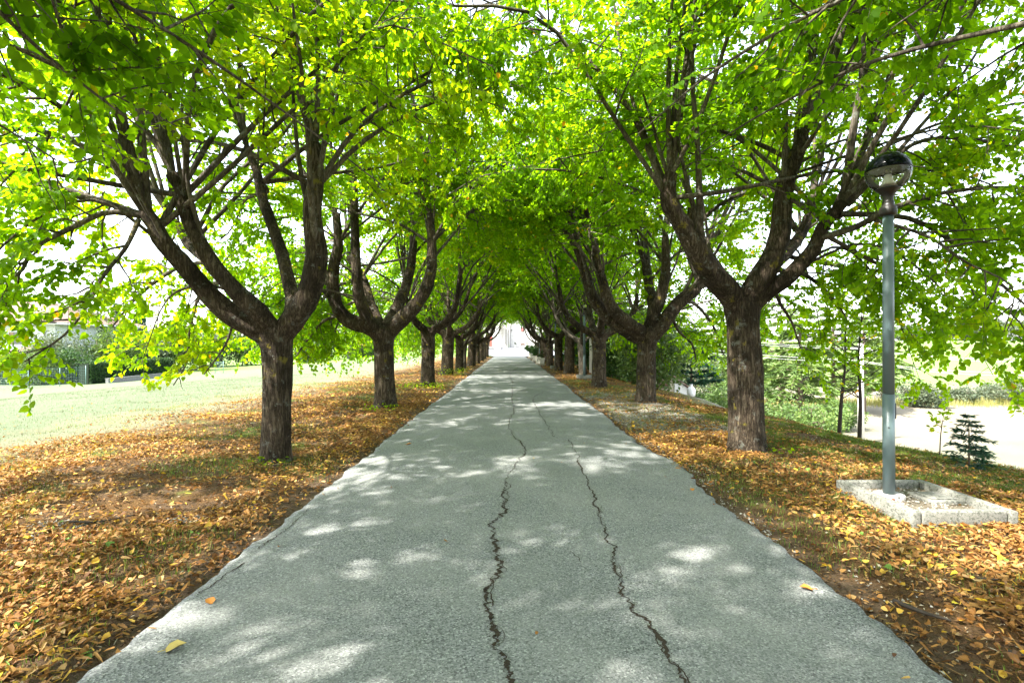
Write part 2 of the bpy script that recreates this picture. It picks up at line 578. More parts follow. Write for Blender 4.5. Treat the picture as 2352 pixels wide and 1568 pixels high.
def grid_axis(a, b, c, d, fine, grow=1.12):
    v = list(np.arange(b, c + 1e-6, fine))
    s, p = fine, c
    while p < d:
        s *= grow
        p += s
        v.append(p)
    s, p = fine, b
    while p > a:
        s *= grow
        p -= s
        v.insert(0, p)
    return np.array(v)
gx = grid_axis(-700, -9, 11, 900, .16)
gy = grid_axis(-30, -1, 26, 1100, .2, 1.1)
GX, GY = np.meshgrid(gx, gy)
GZ = hz(GX, GY)
nx, ny = len(gx), len(gy)
me = bpy.data.meshes.new('ground')
V = np.stack([GX, GY, GZ], 2).reshape(-1, 3)
I = np.arange(ny * nx).reshape(ny, nx)
F = np.stack([I[:-1, :-1], I[:-1, 1:], I[1:, 1:], I[1:, :-1]], 2).reshape(-1, 4)
me.from_pydata(V.tolist(), [], F.tolist())
me.materials.append(M['ground'])
me.polygons.foreach_set('use_smooth', np.full(len(me.polygons), True))
ground = bpy.data.objects.new('ground', me)
COL.objects.link(ground)
tag(ground, kind='structure')

# road
ys = np.concatenate([np.arange(-3, 14, .07), np.arange(14, 30, .2), np.arange(30, 62.6, .5)])
def edge_l(y): return -2.05 + (fbm(y * .6 + 3, 5, 0, 3) - .5) * .12 + (vnoise(y * 7, 2) - .5) * .05 + (vnoise(y * 19, 4) - .5) * .03 + .1 * smooth(30, 60, y)
def edge_r(y): return 2.09 + (fbm(y * .6 + 31, 8, 0, 3) - .5) * .12 + (vnoise(y * 6, 12) - .5) * .05 + (vnoise(y * 17, 3) - .5) * .04 + .13 * np.exp(-((y - 6.6) / .7) ** 2) - .25 * smooth(35, 60, y)
L, Rr = edge_l(ys), edge_r(ys)
cols = [(0, -.10), (0, -.006), (.015, 0)] + [(k / 12, 0) for k in range(1, 12)] + [(.985, 0), (1, -.006), (1, -.10)]
V = []
for k, (u, dz) in enumerate(cols):
    x = L + (Rr - L) * u
    z = dz + .02 * (1 - (2 * u - 1) ** 2) + (fbm(x * .7 + 60, ys * .7 + 60, 0, 2) - .5) * .012
    V.append(np.stack([x, ys, z], 1))
V = np.stack(V, 1)
n, k = V.shape[:2]
I = np.arange(n * k).reshape(n, k)
F = np.stack([I[:-1, :-1], I[:-1, 1:], I[1:, 1:], I[1:, :-1]], 2).reshape(-1, 4)
mb = MB()
mb.add(V.reshape(-1, 3), F.tolist())
road = mb.build('road', M['asphalt'])
tag(road, kind='structure')
def road_z(x, y): return .02 * (1 - (x / 2.07) ** 2) + (fbm(np.asarray(x) * .7 + 60, np.asarray(y) * .7 + 60, 0, 2) - .5) * .012

# courtyard at the end of the drive
cy = np.arange(62.3, 101.4, 1.5)
mb = MB()
V = []
for u in np.linspace(0, 1, 13):
    x0 = -1.95 - 7.5 * smooth(72, 88, cy) * 0 - 1.0 * smooth(62, 66, cy) - 2.0 * smooth(66, 80, cy)
    x1 = 1.85 + 3 * smooth(62, 66, cy) + 16 * smooth(64, 76, cy)
    x = x0 + (x1 - x0) * u
    base = .78 * smooth(58, 98, cy) * np.exp(-(x / 45) ** 2)
    V.append(np.stack([x, cy, base - .005], 1))
V = np.stack(V, 1)
n, k = V.shape[:2]
I = np.arange(n * k).reshape(n, k)
mb.add(V.reshape(-1, 3), np.stack([I[:-1, :-1], I[:-1, 1:], I[1:, 1:], I[1:, :-1]], 2).reshape(-1, 4).tolist())
tag(mb.build('courtyard', M['yard']), kind='structure')

# cracks in the asphalt
rng = np.random.default_rng(5)
def crack(ctrl, w0, w1, seed, parent=None):
    P = []
    for (x, y) in ctrl:
        d = 1.6 * 1176 / (y - 788)
        P.append(((x - 1172) / 1176 * d, d))
    P = np.array(P)
    seg = np.linalg.norm(np.diff(P, axis=0), axis=1).sum()
    n = int(seg / .018)
    Q = spline(P, n)
    s = np.linspace(0, seg, n)
    Q[:, 0] += (vnoise(s * 7, seed) - .5) * .055 + (vnoise(s * 24, seed + 3) - .5) * .03 + (vnoise(s * 60, seed + 5) - .5) * .016
    wd = np.linspace(w0, w1, n) * (.12 + 1.0 * vnoise(s * 14, seed + 7) ** 1.5 + 1.5 * vnoise(s * 3.1, seed + 17) ** 2.5) + .001
    wd[0] = wd[-1] = .001
    T = unit(np.gradient(Q, axis=0))
    Nn = np.stack([-T[:, 1], T[:, 0]], 1)
    off = (vnoise(s * 40, seed + 8) - .5)[:, None] * Nn * .01
    A, B = Q + Nn * wd[:, None] + off, Q - Nn * wd[:, None] + off
    VA = np.stack([A[:, 0], A[:, 1], road_z(A[:, 0], A[:, 1]) + .004], 1)
    VB = np.stack([B[:, 0], B[:, 1], road_z(B[:, 0], B[:, 1]) + .004], 1)
    mb = MB()
    V = np.empty((2 * n, 3))
    V[0::2], V[1::2] = VA, VB
    mb.add(V, [(2 * i, 2 * i + 1, 2 * i + 3, 2 * i + 2) for i in range(n - 1)])
    if w0 > .006:
        for q in range(int(seg * 26)):                       # crumbled edges
            i = rng.integers(2, n - 2)
            off_ = rng.normal(0, .016)
            p = Q[i] + Nn[i] * off_
            a_ = rng.uniform(0, 6.28) + np.arange(5) * 1.2566
            rr_ = rng.uniform(.0015, .0055) * rng.uniform(.5, 1.2, 5)
            xx, yy = p[0] + rr_ * np.cos(a_), p[1] + rr_ * np.sin(a_) * 1.3
            mb.add(np.stack([xx, yy, road_z(xx, yy) + .005], 1), [(0, 1, 2, 3, 4)])
    return mb.build('road_crack', M['crack'])
lc = [(1172, 1640), (1168, 1568), (1140, 1490), (1135, 1440), (1118, 1390), (1140, 1330), (1148, 1290), (1135, 1240), (1130, 1205), (1160, 1175), (1160, 1110), (1190, 1060), (1205, 1030), (1170, 985), (1182, 940), (1175, 910), (1178, 880)]
rc = [(1620, 1640), (1560, 1568), (1500, 1460), (1440, 1385), (1415, 1320), (1410, 1270), (1375, 1195), (1358, 1130), (1330, 1060), (1305, 1010)]
for ctrl, a, b, s in ((lc, .012, .010, 1), (rc, .012, .008, 11), ([(1275, 1005), (1240, 950), (1225, 915), (1250, 900)], .010, .012, 21),
                      ([(1178, 880), (1172, 860), (1190, 845)], .012, .014, 33), ([(1640, 1640), (1548, 1520), (1490, 1440)], .006, .005, 41),
                      ([(1318, 1270), (1322, 1282), (1330, 1296)], .003, .003, 52), ([(1140, 1330), (1128, 1352), (1135, 1378), (1126, 1400)], .005, .003, 71),
                      ([(1410, 1270), (1420, 1300), (1424, 1345), (1432, 1372)], .005, .003, 72), ([(1132, 1440), (1144, 1452), (1150, 1470), (1140, 1492)], .004, .003, 73), ([(1148, 1290), (1162, 1302), (1168, 1318)], .004, .002, 74),
                      ([(1160, 1110), (1168, 1122), (1163, 1150), (1158, 1172)], .005, .004, 75), ([(1372, 1195), (1380, 1182), (1384, 1165)], .004, .002, 76), ([(720, 1165), (680, 1200), (640, 1230), (600, 1262)], .008, .006, 77), ([(560, 1290), (500, 1335), (455, 1365)], .008, .006, 78), ([(1262, 875), (1240, 862), (1225, 850)], .012, .012, 63)):
    tag(crack(ctrl, a * .6, b * .6, s), kind='structure')

# ------------------------------------------------------------------ leaf sprays
LEAF = np.array([[0, 0, 0], [-.06, .2, .03], [.16, .47, .07], [.58, .40, .05], [1.06, 0, -.06], [.58, -.40, .05], [.16, -.47, .07], [-.06, -.2, .03]], float)
LEAF_F = [(0, 4, 3, 2, 1), (0, 7, 6, 5, 4)]
LEAF6 = np.array([[0, 0, 0], [.14, .46, .06], [.62, .38, .05], [1.06, 0, -.05], [.62, -.38, .05], [.14, -.46, .06]], float)
LEAF6_F = [(0, 3, 2, 1), (0, 5, 4, 3)]

def make_sprays(seed, k, near):
    r = np.random.default_rng(seed)
    out = []
    shape = LEAF if near else LEAF6
    for _ in range(k):
        L_ = r.uniform(.32, .5)
        bend = r.uniform(-.35, .1)
        n = r.integers(10, 14) if near else r.integers(6, 9)
        leaves, org = [], []
        for i in range(n):
            s = .12 + .88 * (i + r.uniform(-.2, .2)) / (n - 1)
            p = np.array([s * L_, r.uniform(-.02, .02), bend * s * s * L_])
            side = 1 if i % 2 else -1
            ang = side * r.uniform(.5, 1.15) if i < n - 1 else r.uniform(-.2, .2)
            down = r.uniform(.25, 1.05)
            dx = np.array([math.cos(ang) * math.cos(down), math.sin(ang) * math.cos(down), -math.sin(down)])
            up = unit(np.array([0, 0, 1.0]) + r.normal(0, .35, 3))
            wv = unit(np.cross(up, dx))
            up = np.cross(dx, wv)
            sz = r.uniform(.056, .092) * (1 if near else 1.18)
            p = p + dx * r.uniform(.015, .035)
            Vv = p + sz * (shape[:, :1] * dx + shape[:, 1:2] * wv * r.uniform(.85, 1.05) + shape[:, 2:3] * up * r.uniform(.2, 1.8))
            leaves.append(Vv)
        tt = np.linspace(0, 1, 4)
        C = np.stack([tt * L_, 0 * tt, bend * tt * tt * L_], 1)
        rr = np.linspace(.0038, .0016, 4)
        tw = []
        for q in range(4):
            for a in (0, 2.1, 4.2):
                tw.append(C[q] + rr[q] * np.array([0, math.cos(a), math.sin(a)]))
        out.append((np.array(leaves), np.array(tw)))
    return out
TW_F = []
for q in range(3):
    for a in range(3):
        b = (a + 1) % 3
        TW_F.append((q * 3 + a, q * 3 + b, (q + 1) * 3 + b, (q + 1) * 3 + a))
SPR_NEAR = make_sprays(1, 14, True)
SPR_FAR = make_sprays(2, 14, False)

def emit_sprays(P, D, U, sc, near, rng, parent, tbase, tvar):
    """place sprays at P with direction D, up U: builds crown and twigs"""
    P, D, U = np.asarray(P), unit(np.asarray(D)), np.asarray(U)
    W = unit(np.cross(U, D))
    U = np.cross(D, W)
    B = np.stack([D, W, U], 1)                      # rows: axes
    sp = SPR_NEAR if near else SPR_FAR
    which = rng.integers(0, len(sp), len(P))
    LV, TV, TI = [], [], []
    clump = fbm(P[:, 0] * .9 + 30, P[:, 1] * .9 + 30, P[:, 2] * .9 + 30, 2)
    for k in range(len(sp)):
        ix = np.nonzero(which == k)[0]
        if len(ix) == 0: continue
        lv, tw = sp[k]
        nl = len(lv)
        A = np.einsum('lvc,ncd->nlvd', lv, B[ix]) * sc[ix][:, None, None, None] + P[ix][:, None, None, :]
        LV.append(A.reshape(-1, lv.shape[1], 3))
        T_ = np.einsum('vc,ncd->nvd', tw, B[ix]) * sc[ix][:, None, None] + P[ix][:, None, :]
        TV.append(T_)
        ti = tbase + (clump[ix] - .5)[:, None] * .9 + rng.normal(0, tvar, (len(ix), nl))
        odd = rng.random((len(ix), nl))
        ti = np.clip(ti, 0, .9)
        ti = np.where(odd > .991, rng.uniform(.93, 1, ti.shape), ti)
        TI.append(ti.reshape(-1))
    LV, TV, TI = np.concatenate(LV), np.concatenate(TV), np.concatenate(TI)
    repeat_mesh('crown', LV, LEAF_F if near else LEAF6_F, M['leaf'], parent, TI)
    repeat_mesh('twigs', TV, TW_F, M['twig'], parent)
    return len(LV)

# ------------------------------------------------------------------ linden trees
def allowed(Pw):
    """where leaves hang: open vault over the drive, low boughs on the field sides"""
    x, y, z = Pw[:, 0], Pw[:, 1], Pw[:, 2]
    ax = np.abs(x)
    nz = (fbm(x * .8 + 11, y * .8 + 5, 0, 2) - .5) * 1.1
    zmin = np.interp(ax, [0, 1.0, 2.2, 3.2, 3.7, 4.2, 4.8, 6.0, 9], [4.3, 4.15, 3.75, 3.05, 2.4, 1.8, 1.25, .95, .9]) + nz * np.interp(ax, [0, 4, 6], [1, .8, .3])
    ok = z > zmin
    dist = np.sqrt(x ** 2 + y ** 2 + (z - 1.6) ** 2)
    ok &= (dist > 2.4)
    # boughs are kept clear of the lamp head
    ok &= (np.hypot(x - 3.77, y - 5.09) > .75) | (z > 4.0)
    ok &= ~((x > 2.6) & (x < 4.9) & (y > 3.2) & (y < 5.2) & (z < 3.9))
    return ok

class Tree:
    def __init__(s, x, y, side, seed, near, leafscale=.86, spacing=.1, bare=0.0):
        s.base = np.array([x, y, float(hz(x, y)) - .03])
        s.side, s.near = side, near
        s.r = np.random.default_rng(seed)
        s.py = random.Random(seed)
        s.P, s.D, s.U, s.S = [], [], [], []
        s.t0 = .52 if near else .36
        s.ls, s.sp = leafscale, spacing
        s.seed = seed
        s.extra = 0
        s.curves = []
    def spray(s, p, d):
        r = s.r
        d = unit(np.asarray(d) + r.normal(0, .45, 3))
        d[2] = d[2] * .6 - .1
        up = unit(np.array([0, 0, 1.0]) + r.normal(0, .35, 3))
        s.P.append(p); s.D.append(d); s.U.append(up); s.S.append(s.ls * r.uniform(.8, 1.2))
    def path(s, p, d, L, n, grav, wob):
        pts = [np.asarray(p, float)]
        d = unit(d)
        for i in range(n):
            d = unit(d + np.array([0, 0, grav / n]) + s.r.normal(0, wob, 3) / math.sqrt(n))
            pts.append(pts[-1] + d * (L / n))
        return np.array(pts)
    def leafy(s, mb, pts, r0, t0=.2, blen=(.5, 1.3), bsp=.3, grav=-.35, spread=1.0, lsp=None):
        """side branches with sprays along a path"""
        L = np.linalg.norm(np.diff(pts, axis=0), axis=1)
        cum = np.concatenate([[0], np.cumsum(L)])
        tot = cum[-1]
        q = t0 * tot
        lsp = lsp or s.sp
        while q < tot:
            i = min(np.searchsorted(cum, q, 'right') - 1, len(pts) - 2)
            f = (q - cum[i]) / L[i]
            p = pts[i] * (1 - f) + pts[i + 1] * f
            t = unit(pts[i + 1] - pts[i])
            rnd = s.r.normal(0, 1, 3)
            perp = unit(rnd - t * rnd.dot(t))
            d = unit(t * .6 + perp * spread + np.array([0, 0, .1]))
            bl = s.r.uniform(*blen) * (1 - .45 * q / tot)
            B = s.path(p, d, bl, 4, grav, .3)
            if not allowed(B[2:3] + np.array([[0, 0, .25]]))[0]:
                q += bsp
                continue
            rr = max(.004, min(r0 * .45 * (1 - .6 * q / tot), .016))
            mb.tube(B, np.linspace(rr, .003, 5), 4 if s.near else 3, 1, cap=False)
            m = max(2, int(bl / lsp))
            for k in range(m):
                u = .25 + .75 * (k + 1) / m
                j = min(int(u * 4), 3)
                pp = B[j] + (B[j + 1] - B[j]) * (u * 4 - j)
                s.spray(pp, unit(B[j + 1] - B[j]) + s.r.normal(0, .35, 3))
            q += bsp * s.r.uniform(.6, 1.4)
        s.spray(pts[-1], pts[-1] - pts[-2])
    def poles(s, mb, p, tan, r, n, Lr=(3.4, 5.2), lean=.42, out=None, t0=.22):
        out = out if out is not None else unit(np.array([tan[0], tan[1], 0]) + 1e-6)
        for k in range(n):
            az = s.r.uniform(-1.2, 1.2)
            o = np.array([out[0] * math.cos(az) - out[1] * math.sin(az), out[0] * math.sin(az) + out[1] * math.cos(az), 0])
            d = unit(np.array([0, 0, 1.0]) + o * s.r.uniform(.05, lean * 2) + unit(tan) * .35 + s.r.normal(0, .1, 3))
            L = s.r.uniform(*Lr)
            pts = s.path(p - unit(tan) * .05, d, L, 9, .45, .16)
            r0 = r * s.r.uniform(.42, .68)
            mb.tube(pts, np.linspace(r0, .009, len(pts)) ** 1.0, 7 if s.near else 5, 1, .12, cap=False, seed=k + s.seed)
            s.leafy(mb, pts, r0, max(t0, s.t0), (.7, 1.9), (.19 if s.near else .24))
    def limb(s, name, ctrl, poles=4, side=3, parent=None, droop=None, lean=.42, Lr=(3.4, 5.2), t0=.22):
        """ctrl rows: x y z radius in world space"""
        C = spline(np.asarray(ctrl, float), 22)
        pts0 = C[:, :3]
        pts, rad = C[:, :3], np.maximum(C[:, 3] * np.linspace(.95, .74, 22), .01)
        w_ = (fbm(np.linspace(0, 4, 22) + s.seed, 3, 0, 2) - .5)[:, None] * .12
        pts = pts + w_ * np.array([1, .8, .3]) * np.linspace(0, 1, 22)[:, None]
        mb = MB()
        mb.tube(pts, rad, 14 if s.near else 9, 0, .22, seed=s.seed + len(s.P) * .01)
        tan = unit(pts[-1] - pts[-3])
        s.curves.append((pts, mb))
        if poles: s.poles(mb, pts[-1], tan, rad[-1], poles + (2 if s.near else 1), Lr, lean, t0=t0)
        for k in range(side):
            i = int(s.r.uniform(.45, .95) * 21)
            s.poles(mb, pts[i], unit(pts[min(i + 1, 21)] - pts[i - 1]), rad[i] * .62, 1, (2.2, 4.4), lean, t0=t0)
        if droop:
            for dd in droop:
                Q = spline(np.asarray(dd, float), 16)
                mb.tube(Q[:, :3], np.maximum(Q[:, 3] * .62, .006), 7 if s.near else 5, 1, .15, cap=False)
                s.leafy(mb, Q[:, :3], Q[0, 3], .2, (.4, 1.2), .17 if s.near else .28, -.25, 1.0)
        s.parts.append((mb, 'limb'))
    def auto_droop(s, p, n):
        res = []
        for k in range(n):
            az = s.r.uniform(-1.0, 1.0)
            o = np.array([s.side * math.cos(az), math.sin(az)])
            R_ = s.r.uniform(2.0, 3.3)
            zt = max(s.r.uniform(.9, 2.2), 1.0)
            z0 = p[2]
            pk = z0 + s.r.uniform(.1, .6)
            res.append([[p[0], p[1], z0, .035], [p[0] + o[0] * R_ * .35, p[1] + o[1] * R_ * .35, pk, .028],
                        [p[0] + o[0] * R_ * .72, p[1] + o[1] * R_ * .72, (pk + zt) / 2 + .35, .018],
                        [p[0] + o[0] * R_, p[1] + o[1] * R_, zt, .006]])
        return res
    def arch(s, p):
        mb = s.parts[-1][0]
        for k in range(3):
            inward = -s.side
            az = s.r.uniform(-.9, .9)
            if k == 2: az += math.pi * s.r.uniform(.6, 1.4)
            o = np.array([inward * math.cos(az), math.sin(az), 0])
            Rg = s.r.uniform(2.4, 4.4)
            zt = s.r.uniform(5.0, 6.8) - (1.2 if k == 2 else 0)
            z0 = p[2]
            q = np.array([p[0], p[1], z0])
            C = np.array([q, q + o * Rg * .22 + [0, 0, (zt - z0) * .45], q + o * Rg * .6 + [0, 0, (zt - z0) * .88], q + o * Rg + [0, 0, (zt - z0)], q + o * Rg * 1.3 + [0, 0, (zt - z0) - .35]])
            C[1:] += s.r.normal(0, .14, (4, 3))
            Q = spline(C, 14)
            mb.tube(Q, np.linspace(.04, .006, 14), 7 if s.near else 5, 1, .12, cap=False)
            s.leafy(mb, Q, .04, .25, (.6, 1.7), .2 if s.near else .26, -.2, 1.0)
    def finish(s, name, label, group, trunk, barkm, fork, tr, limbs=None, tint=.5, loc=None):
        root = empty(name, s.base)
        tag(root, label, 'tree', group)
        root.location = s.base
        s.parts = []
        b = s.base
        # trunk
        if trunk is None:
            lean = s.r.normal(0, .06, 2)
            trunk = [[0, 0, -.12, tr * 1.28], [0, 0, .06, tr * 1.13], [lean[0] * .2, lean[1] * .2, .35, tr * 1.02], [lean[0] * .5, lean[1] * .5, fork * .5, tr * .97],
                     [lean[0] * .9, lean[1] * .9, fork * .85, tr * .98], [lean[0], lean[1], fork, tr * 1.08], [lean[0], lean[1], fork + .16, tr * .75]]
            trunk = [[q[0] + b[0], q[1] + b[1], q[2] + b[2], q[3]] for q in trunk]
        C = spline(np.asarray(trunk, float), 46 if s.near else 20)
        mb = MB()
        mb.tube(C[:, :3], C[:, 3], 36 if s.near else 18, 0, .17, seed=s.seed, fr=2.2)
        o = mb.build('trunk', [barkm], root, loc=b)
        top = np.array(trunk[-2][:3])
        if limbs is None:
            nL = s.py.choice([4, 4, 5])
            a0 = s.py.uniform(0, 6.28)
            limbs = []
            for k in range(nL):
                az = a0 + k * 2 * math.pi / nL + s.py.uniform(-.35, .35)
                Rr_ = s.py.uniform(1.1, 1.9)
                H = s.py.uniform(1.2, 2.0)
                r0 = tr * s.py.uniform(.48, .68)
                ctl = []
                kk = s.py.uniform(-.25, .25)
                for u in (-.08, .12, .4, .7, 1.0):
                    a = az + kk * u
                    rad_ = Rr_ * math.sin(max(u, 0) * math.pi / 2) + (.03 if u <= 0 else 0)
                    zz = H * (1 - math.cos(max(u, 0) * math.pi / 2)) + .32 * u + (-.15 if u < 0 else 0)
                    ctl.append([top[0] + math.cos(a) * rad_, top[1] + math.sin(a) * rad_, top[2] + zz, r0 * (1.1 - .5 * max(u, 0))])
                outer = math.cos(az) * s.side > .1
                limbs.append(dict(ctrl=ctl, poles=s.py.choice([3, 4]), side=2, droop=s.auto_droop(np.array(ctl[-2][:3]), 6 if outer else 1)))
        for i, lb in enumerate(limbs):
            s.limb(i, **lb)
        if s.near and s.extra:
            cur = sorted(s.curves, key=lambda c: -s.side * c[0][-1, 0])[:3]
            for k in range(s.extra):
                cv, cmb = cur[k % len(cur)]
                p = cv[s.r.integers(7, 19)]
                for dd in s.auto_droop(p, 1):
                    Q = spline(np.asarray(dd, float), 16)
                    mb = cmb
                    mb.tube(Q[:, :3], np.maximum(Q[:, 3] * .7, .005), 6, 1, .15, cap=False)
                    s.leafy(mb, Q[:, :3], .03, .3, (.5, 1.2), .2, -.3, 1.0)
        for q in limbs:
            s.arch(np.array(q['ctrl'][-2][:3]))
        for mb, nm in s.parts:
            mb.build(nm, [barkm, M['pole']], root, loc=b)
        P, D, U, Sc = np.array(s.P), np.array(s.D), np.array(s.U), np.array(s.S)
        ok = allowed(P)
        n = emit_sprays(P[ok] - b, D[ok], U[ok], Sc[ok], s.near, s.r, root, tint, .14)
        return root, n

def L4(pts):
    """(px, py, depth, width in px) rows -> x y z radius"""
    out = []
    for (x, y, d, wpx) in pts:
        p = at(x, y, d)
        out.append([p[0], p[1], p[2], wpx / 2 / 1176 * d])
    return out

TG_L = 'lindens along the left side of the drive'
TG_R = 'lindens along the right side of the drive'
counts = []
# --- first tree on the left
T1 = Tree(-3.18, 6.94, -1, 101, True)
T1.extra = 3
tr = L4([(634, 1075, 6.94, 84), (634, 1045, 6.94, 68), (636, 980, 6.94, 62), (638, 880, 6.94, 61), (637, 800, 6.94, 66), (634, 765, 6.94, 78), (634, 738, 6.94, 54)])
limbs = [
    dict(ctrl=L4([(620, 775, 6.94, 54), (585, 752, 6.85, 58), (520, 715, 6.75, 54), (450, 645, 6.6, 50), (400, 580, 6.45, 50), (365, 525, 6.35, 46), (345, 485, 6.3, 44)]), poles=4, side=2, lean=.35,
         droop=[L4([(345, 500, 6.3, 24), (250, 488, 6.1, 21), (175, 520, 5.9, 19), (80, 570, 5.7, 16), (55, 620, 5.6, 12), (0, 655, 5.4, 9), (-90, 700, 5.2, 6)]),
                L4([(330, 495, 6.3, 26), (200, 455, 6.2, 19), (90, 455, 6.1, 15), (-10, 468, 6.0, 12), (-120, 500, 5.9, 6)]),
                L4([(345, 470, 6.3, 26), (262, 390, 6.2, 24), (195, 338, 6.2, 22), (100, 303, 6.1, 18), (-20, 296, 6.0, 14), (-150, 320, 5.9, 8)]),
                L4([(320, 505, 6.25, 18), (290, 570, 6.0, 15), (235, 640, 5.8, 13), (205, 700, 5.6, 10), (150, 770, 5.5, 8), (60, 830, 5.4, 5)]),
                L4([(350, 500, 6.4, 18), (170, 440, 6.6, 16), (60, 420, 6.8, 12), (-60, 400, 7, 8)]),
                ]),
    dict(ctrl=L4([(628, 765, 6.94, 50), (598, 722, 6.7, 50), (545, 672, 6.55, 44), (488, 610, 6.45, 42), (448, 530, 6.4, 40), (425, 450, 6.4, 38), (405, 400, 6.4, 34)]), poles=4, side=2, lean=.25, Lr=(3.2, 4.6)),
    dict(ctrl=L4([(645, 775, 6.94, 54), (672, 735, 6.9, 62), (705, 680, 6.85, 62), (724, 600, 6.8, 58), (722, 520, 6.8, 52), (726, 430, 6.85, 48), (732, 330, 6.9, 36)]), poles=3, side=4, lean=.3, Lr=(2.8, 4.4)),
    dict(ctrl=L4([(650, 760, 7.1, 40), (672, 700, 7.4, 34), (650, 600, 7.7, 32), (625, 520, 7.9, 30), (600, 420, 8.1, 26), (575, 340, 8.2, 22)]), poles=3, side=1, lean=.3, Lr=(2.8, 4.2)),
    dict(ctrl=L4([(625, 760, 7.1, 44), (560, 690, 7.5, 36), (500, 620, 8.0, 32), (440, 560, 8.4, 28), (400, 500, 8.6, 24)]), poles=3, side=1, lean=.4,
         droop=[L4([(480, 600, 8.1, 18), (400, 620, 8.3, 15), (320, 680, 8.4, 11), (260, 750, 8.4, 6)]),
                L4([(520, 650, 7.9, 16), (470, 660, 8.3, 13), (440, 740, 8.6, 10), (430, 830, 8.6, 7), (400, 885, 8.5, 4)]),
                L4([(540, 680, 7.6, 14), (540, 720, 7.9, 11), (520, 790, 8.0, 8), (470, 860, 8.0, 4)])]),
]
counts.append(T1.finish('linden_tree', 'nearest linden on the left of the drive, slim trunk and long boughs over the field', TG_L, tr, M['bark'], 1.8, .18, limbs, .64)[1])  # raised leaf tint puts the sunlit yellow into this crown's colour
# --- first tree on the right
T2 = Tree(3.65, 7.9, 1, 202, True)
T2.extra = 5
tr = L4([(1716, 1040, 7.9, 98), (1716, 1012, 7.9, 82), (1714, 950, 7.9, 76), (1712, 850, 7.9, 72), (1708, 760, 7.9, 68), (1706, 700, 7.9, 76), (1706, 672, 7.9, 56)])
limbs = [
    dict(ctrl=L4([(1702, 712, 7.9, 56), (1675, 672, 7.8, 62), (1632, 625, 7.65, 60), (1592, 560, 7.5, 54), (1560, 505, 7.4, 50), (1535, 455, 7.35, 46), (1548, 395, 7.3, 36)]), poles=4, side=4, lean=.45, Lr=(3.0, 4.8)),
    dict(ctrl=L4([(1708, 705, 7.9, 56), (1738, 650, 7.75, 58), (1775, 590, 7.7, 54), (1797, 520, 7.7, 52), (1802, 440, 7.7, 48), (1828, 370, 7.7, 44), (1850, 310, 7.7, 36)]), poles=6, side=3, lean=.55, Lr=(3.0, 4.6)),
    dict(ctrl=L4([(1720, 712, 7.9, 46), (1762, 668, 7.8, 44), (1818, 630, 7.6, 42), (1868, 575, 7.5, 40), (1900, 510, 7.4, 36), (1945, 462, 7.3, 32)]), poles=4, side=2, lean=.5,
         droop=[L4([(1890, 545, 7.4, 26), (1970, 520, 7.2, 24), (2045, 480, 7.0, 20), (2180, 440, 6.8, 15), (2360, 430, 6.6, 10), (2500, 470, 6.5, 5)]),
                L4([(1930, 490, 7.3, 22), (2090, 500, 7.6, 19), (2200, 560, 7.9, 16), (2290, 640, 8.1, 13), (2360, 700, 8.2, 8), (2420, 760, 8.2, 5)]),
                L4([(1900, 540, 7.4, 18), (1990, 590, 7.8, 14), (2080, 640, 8.2, 10), (2160, 680, 8.4, 5)]),
                L4([(1950, 470, 7.3, 20), (2100, 330, 7.2, 16), (2250, 320, 7.1, 12), (2400, 350, 7.0, 7)]),
                L4([(2000, 500, 7.2, 16), (2130, 540, 6.4, 12), (2220, 600, 6.0, 9), (2330, 660, 5.7, 6), (2310, 760, 5.6, 4)])]),
    dict(ctrl=L4([(1716, 705, 8.0, 42), (1740, 640, 8.5, 38), (1790, 600, 9.0, 34), (1840, 540, 9.4, 30), (1870, 470, 9.6, 26)]), poles=4, side=2, lean=.45,
         droop=[L4([(1790, 620, 9.0, 20), (1850, 630, 9.6, 15), (1920, 690, 10.0, 10), (1960, 760, 10.1, 5)]),
                L4([(1770, 630, 8.9, 18), (1790, 690, 9.4, 13), (1820, 740, 9.7, 9), (1840, 800, 9.7, 4)]),
                L4([(1820, 590, 9.2, 18), (1960, 620, 9.8, 14), (2060, 680, 10.2, 10), (2100, 740, 10.3, 4)])]),
    dict(ctrl=L4([(1700, 705, 8.1, 40), (1660, 640, 8.6, 36), (1630, 590, 9.2, 32), (1600, 520, 9.7, 28), (1585, 440, 10, 24)]), poles=3, side=2, lean=.4),
]
counts.append(T2.finish('linden_tree', 'nearest linden on the right, thick dark trunk left of the tall lamp post', TG_R, tr, M['bark'], 2.2, .25, limbs, .42)[1])
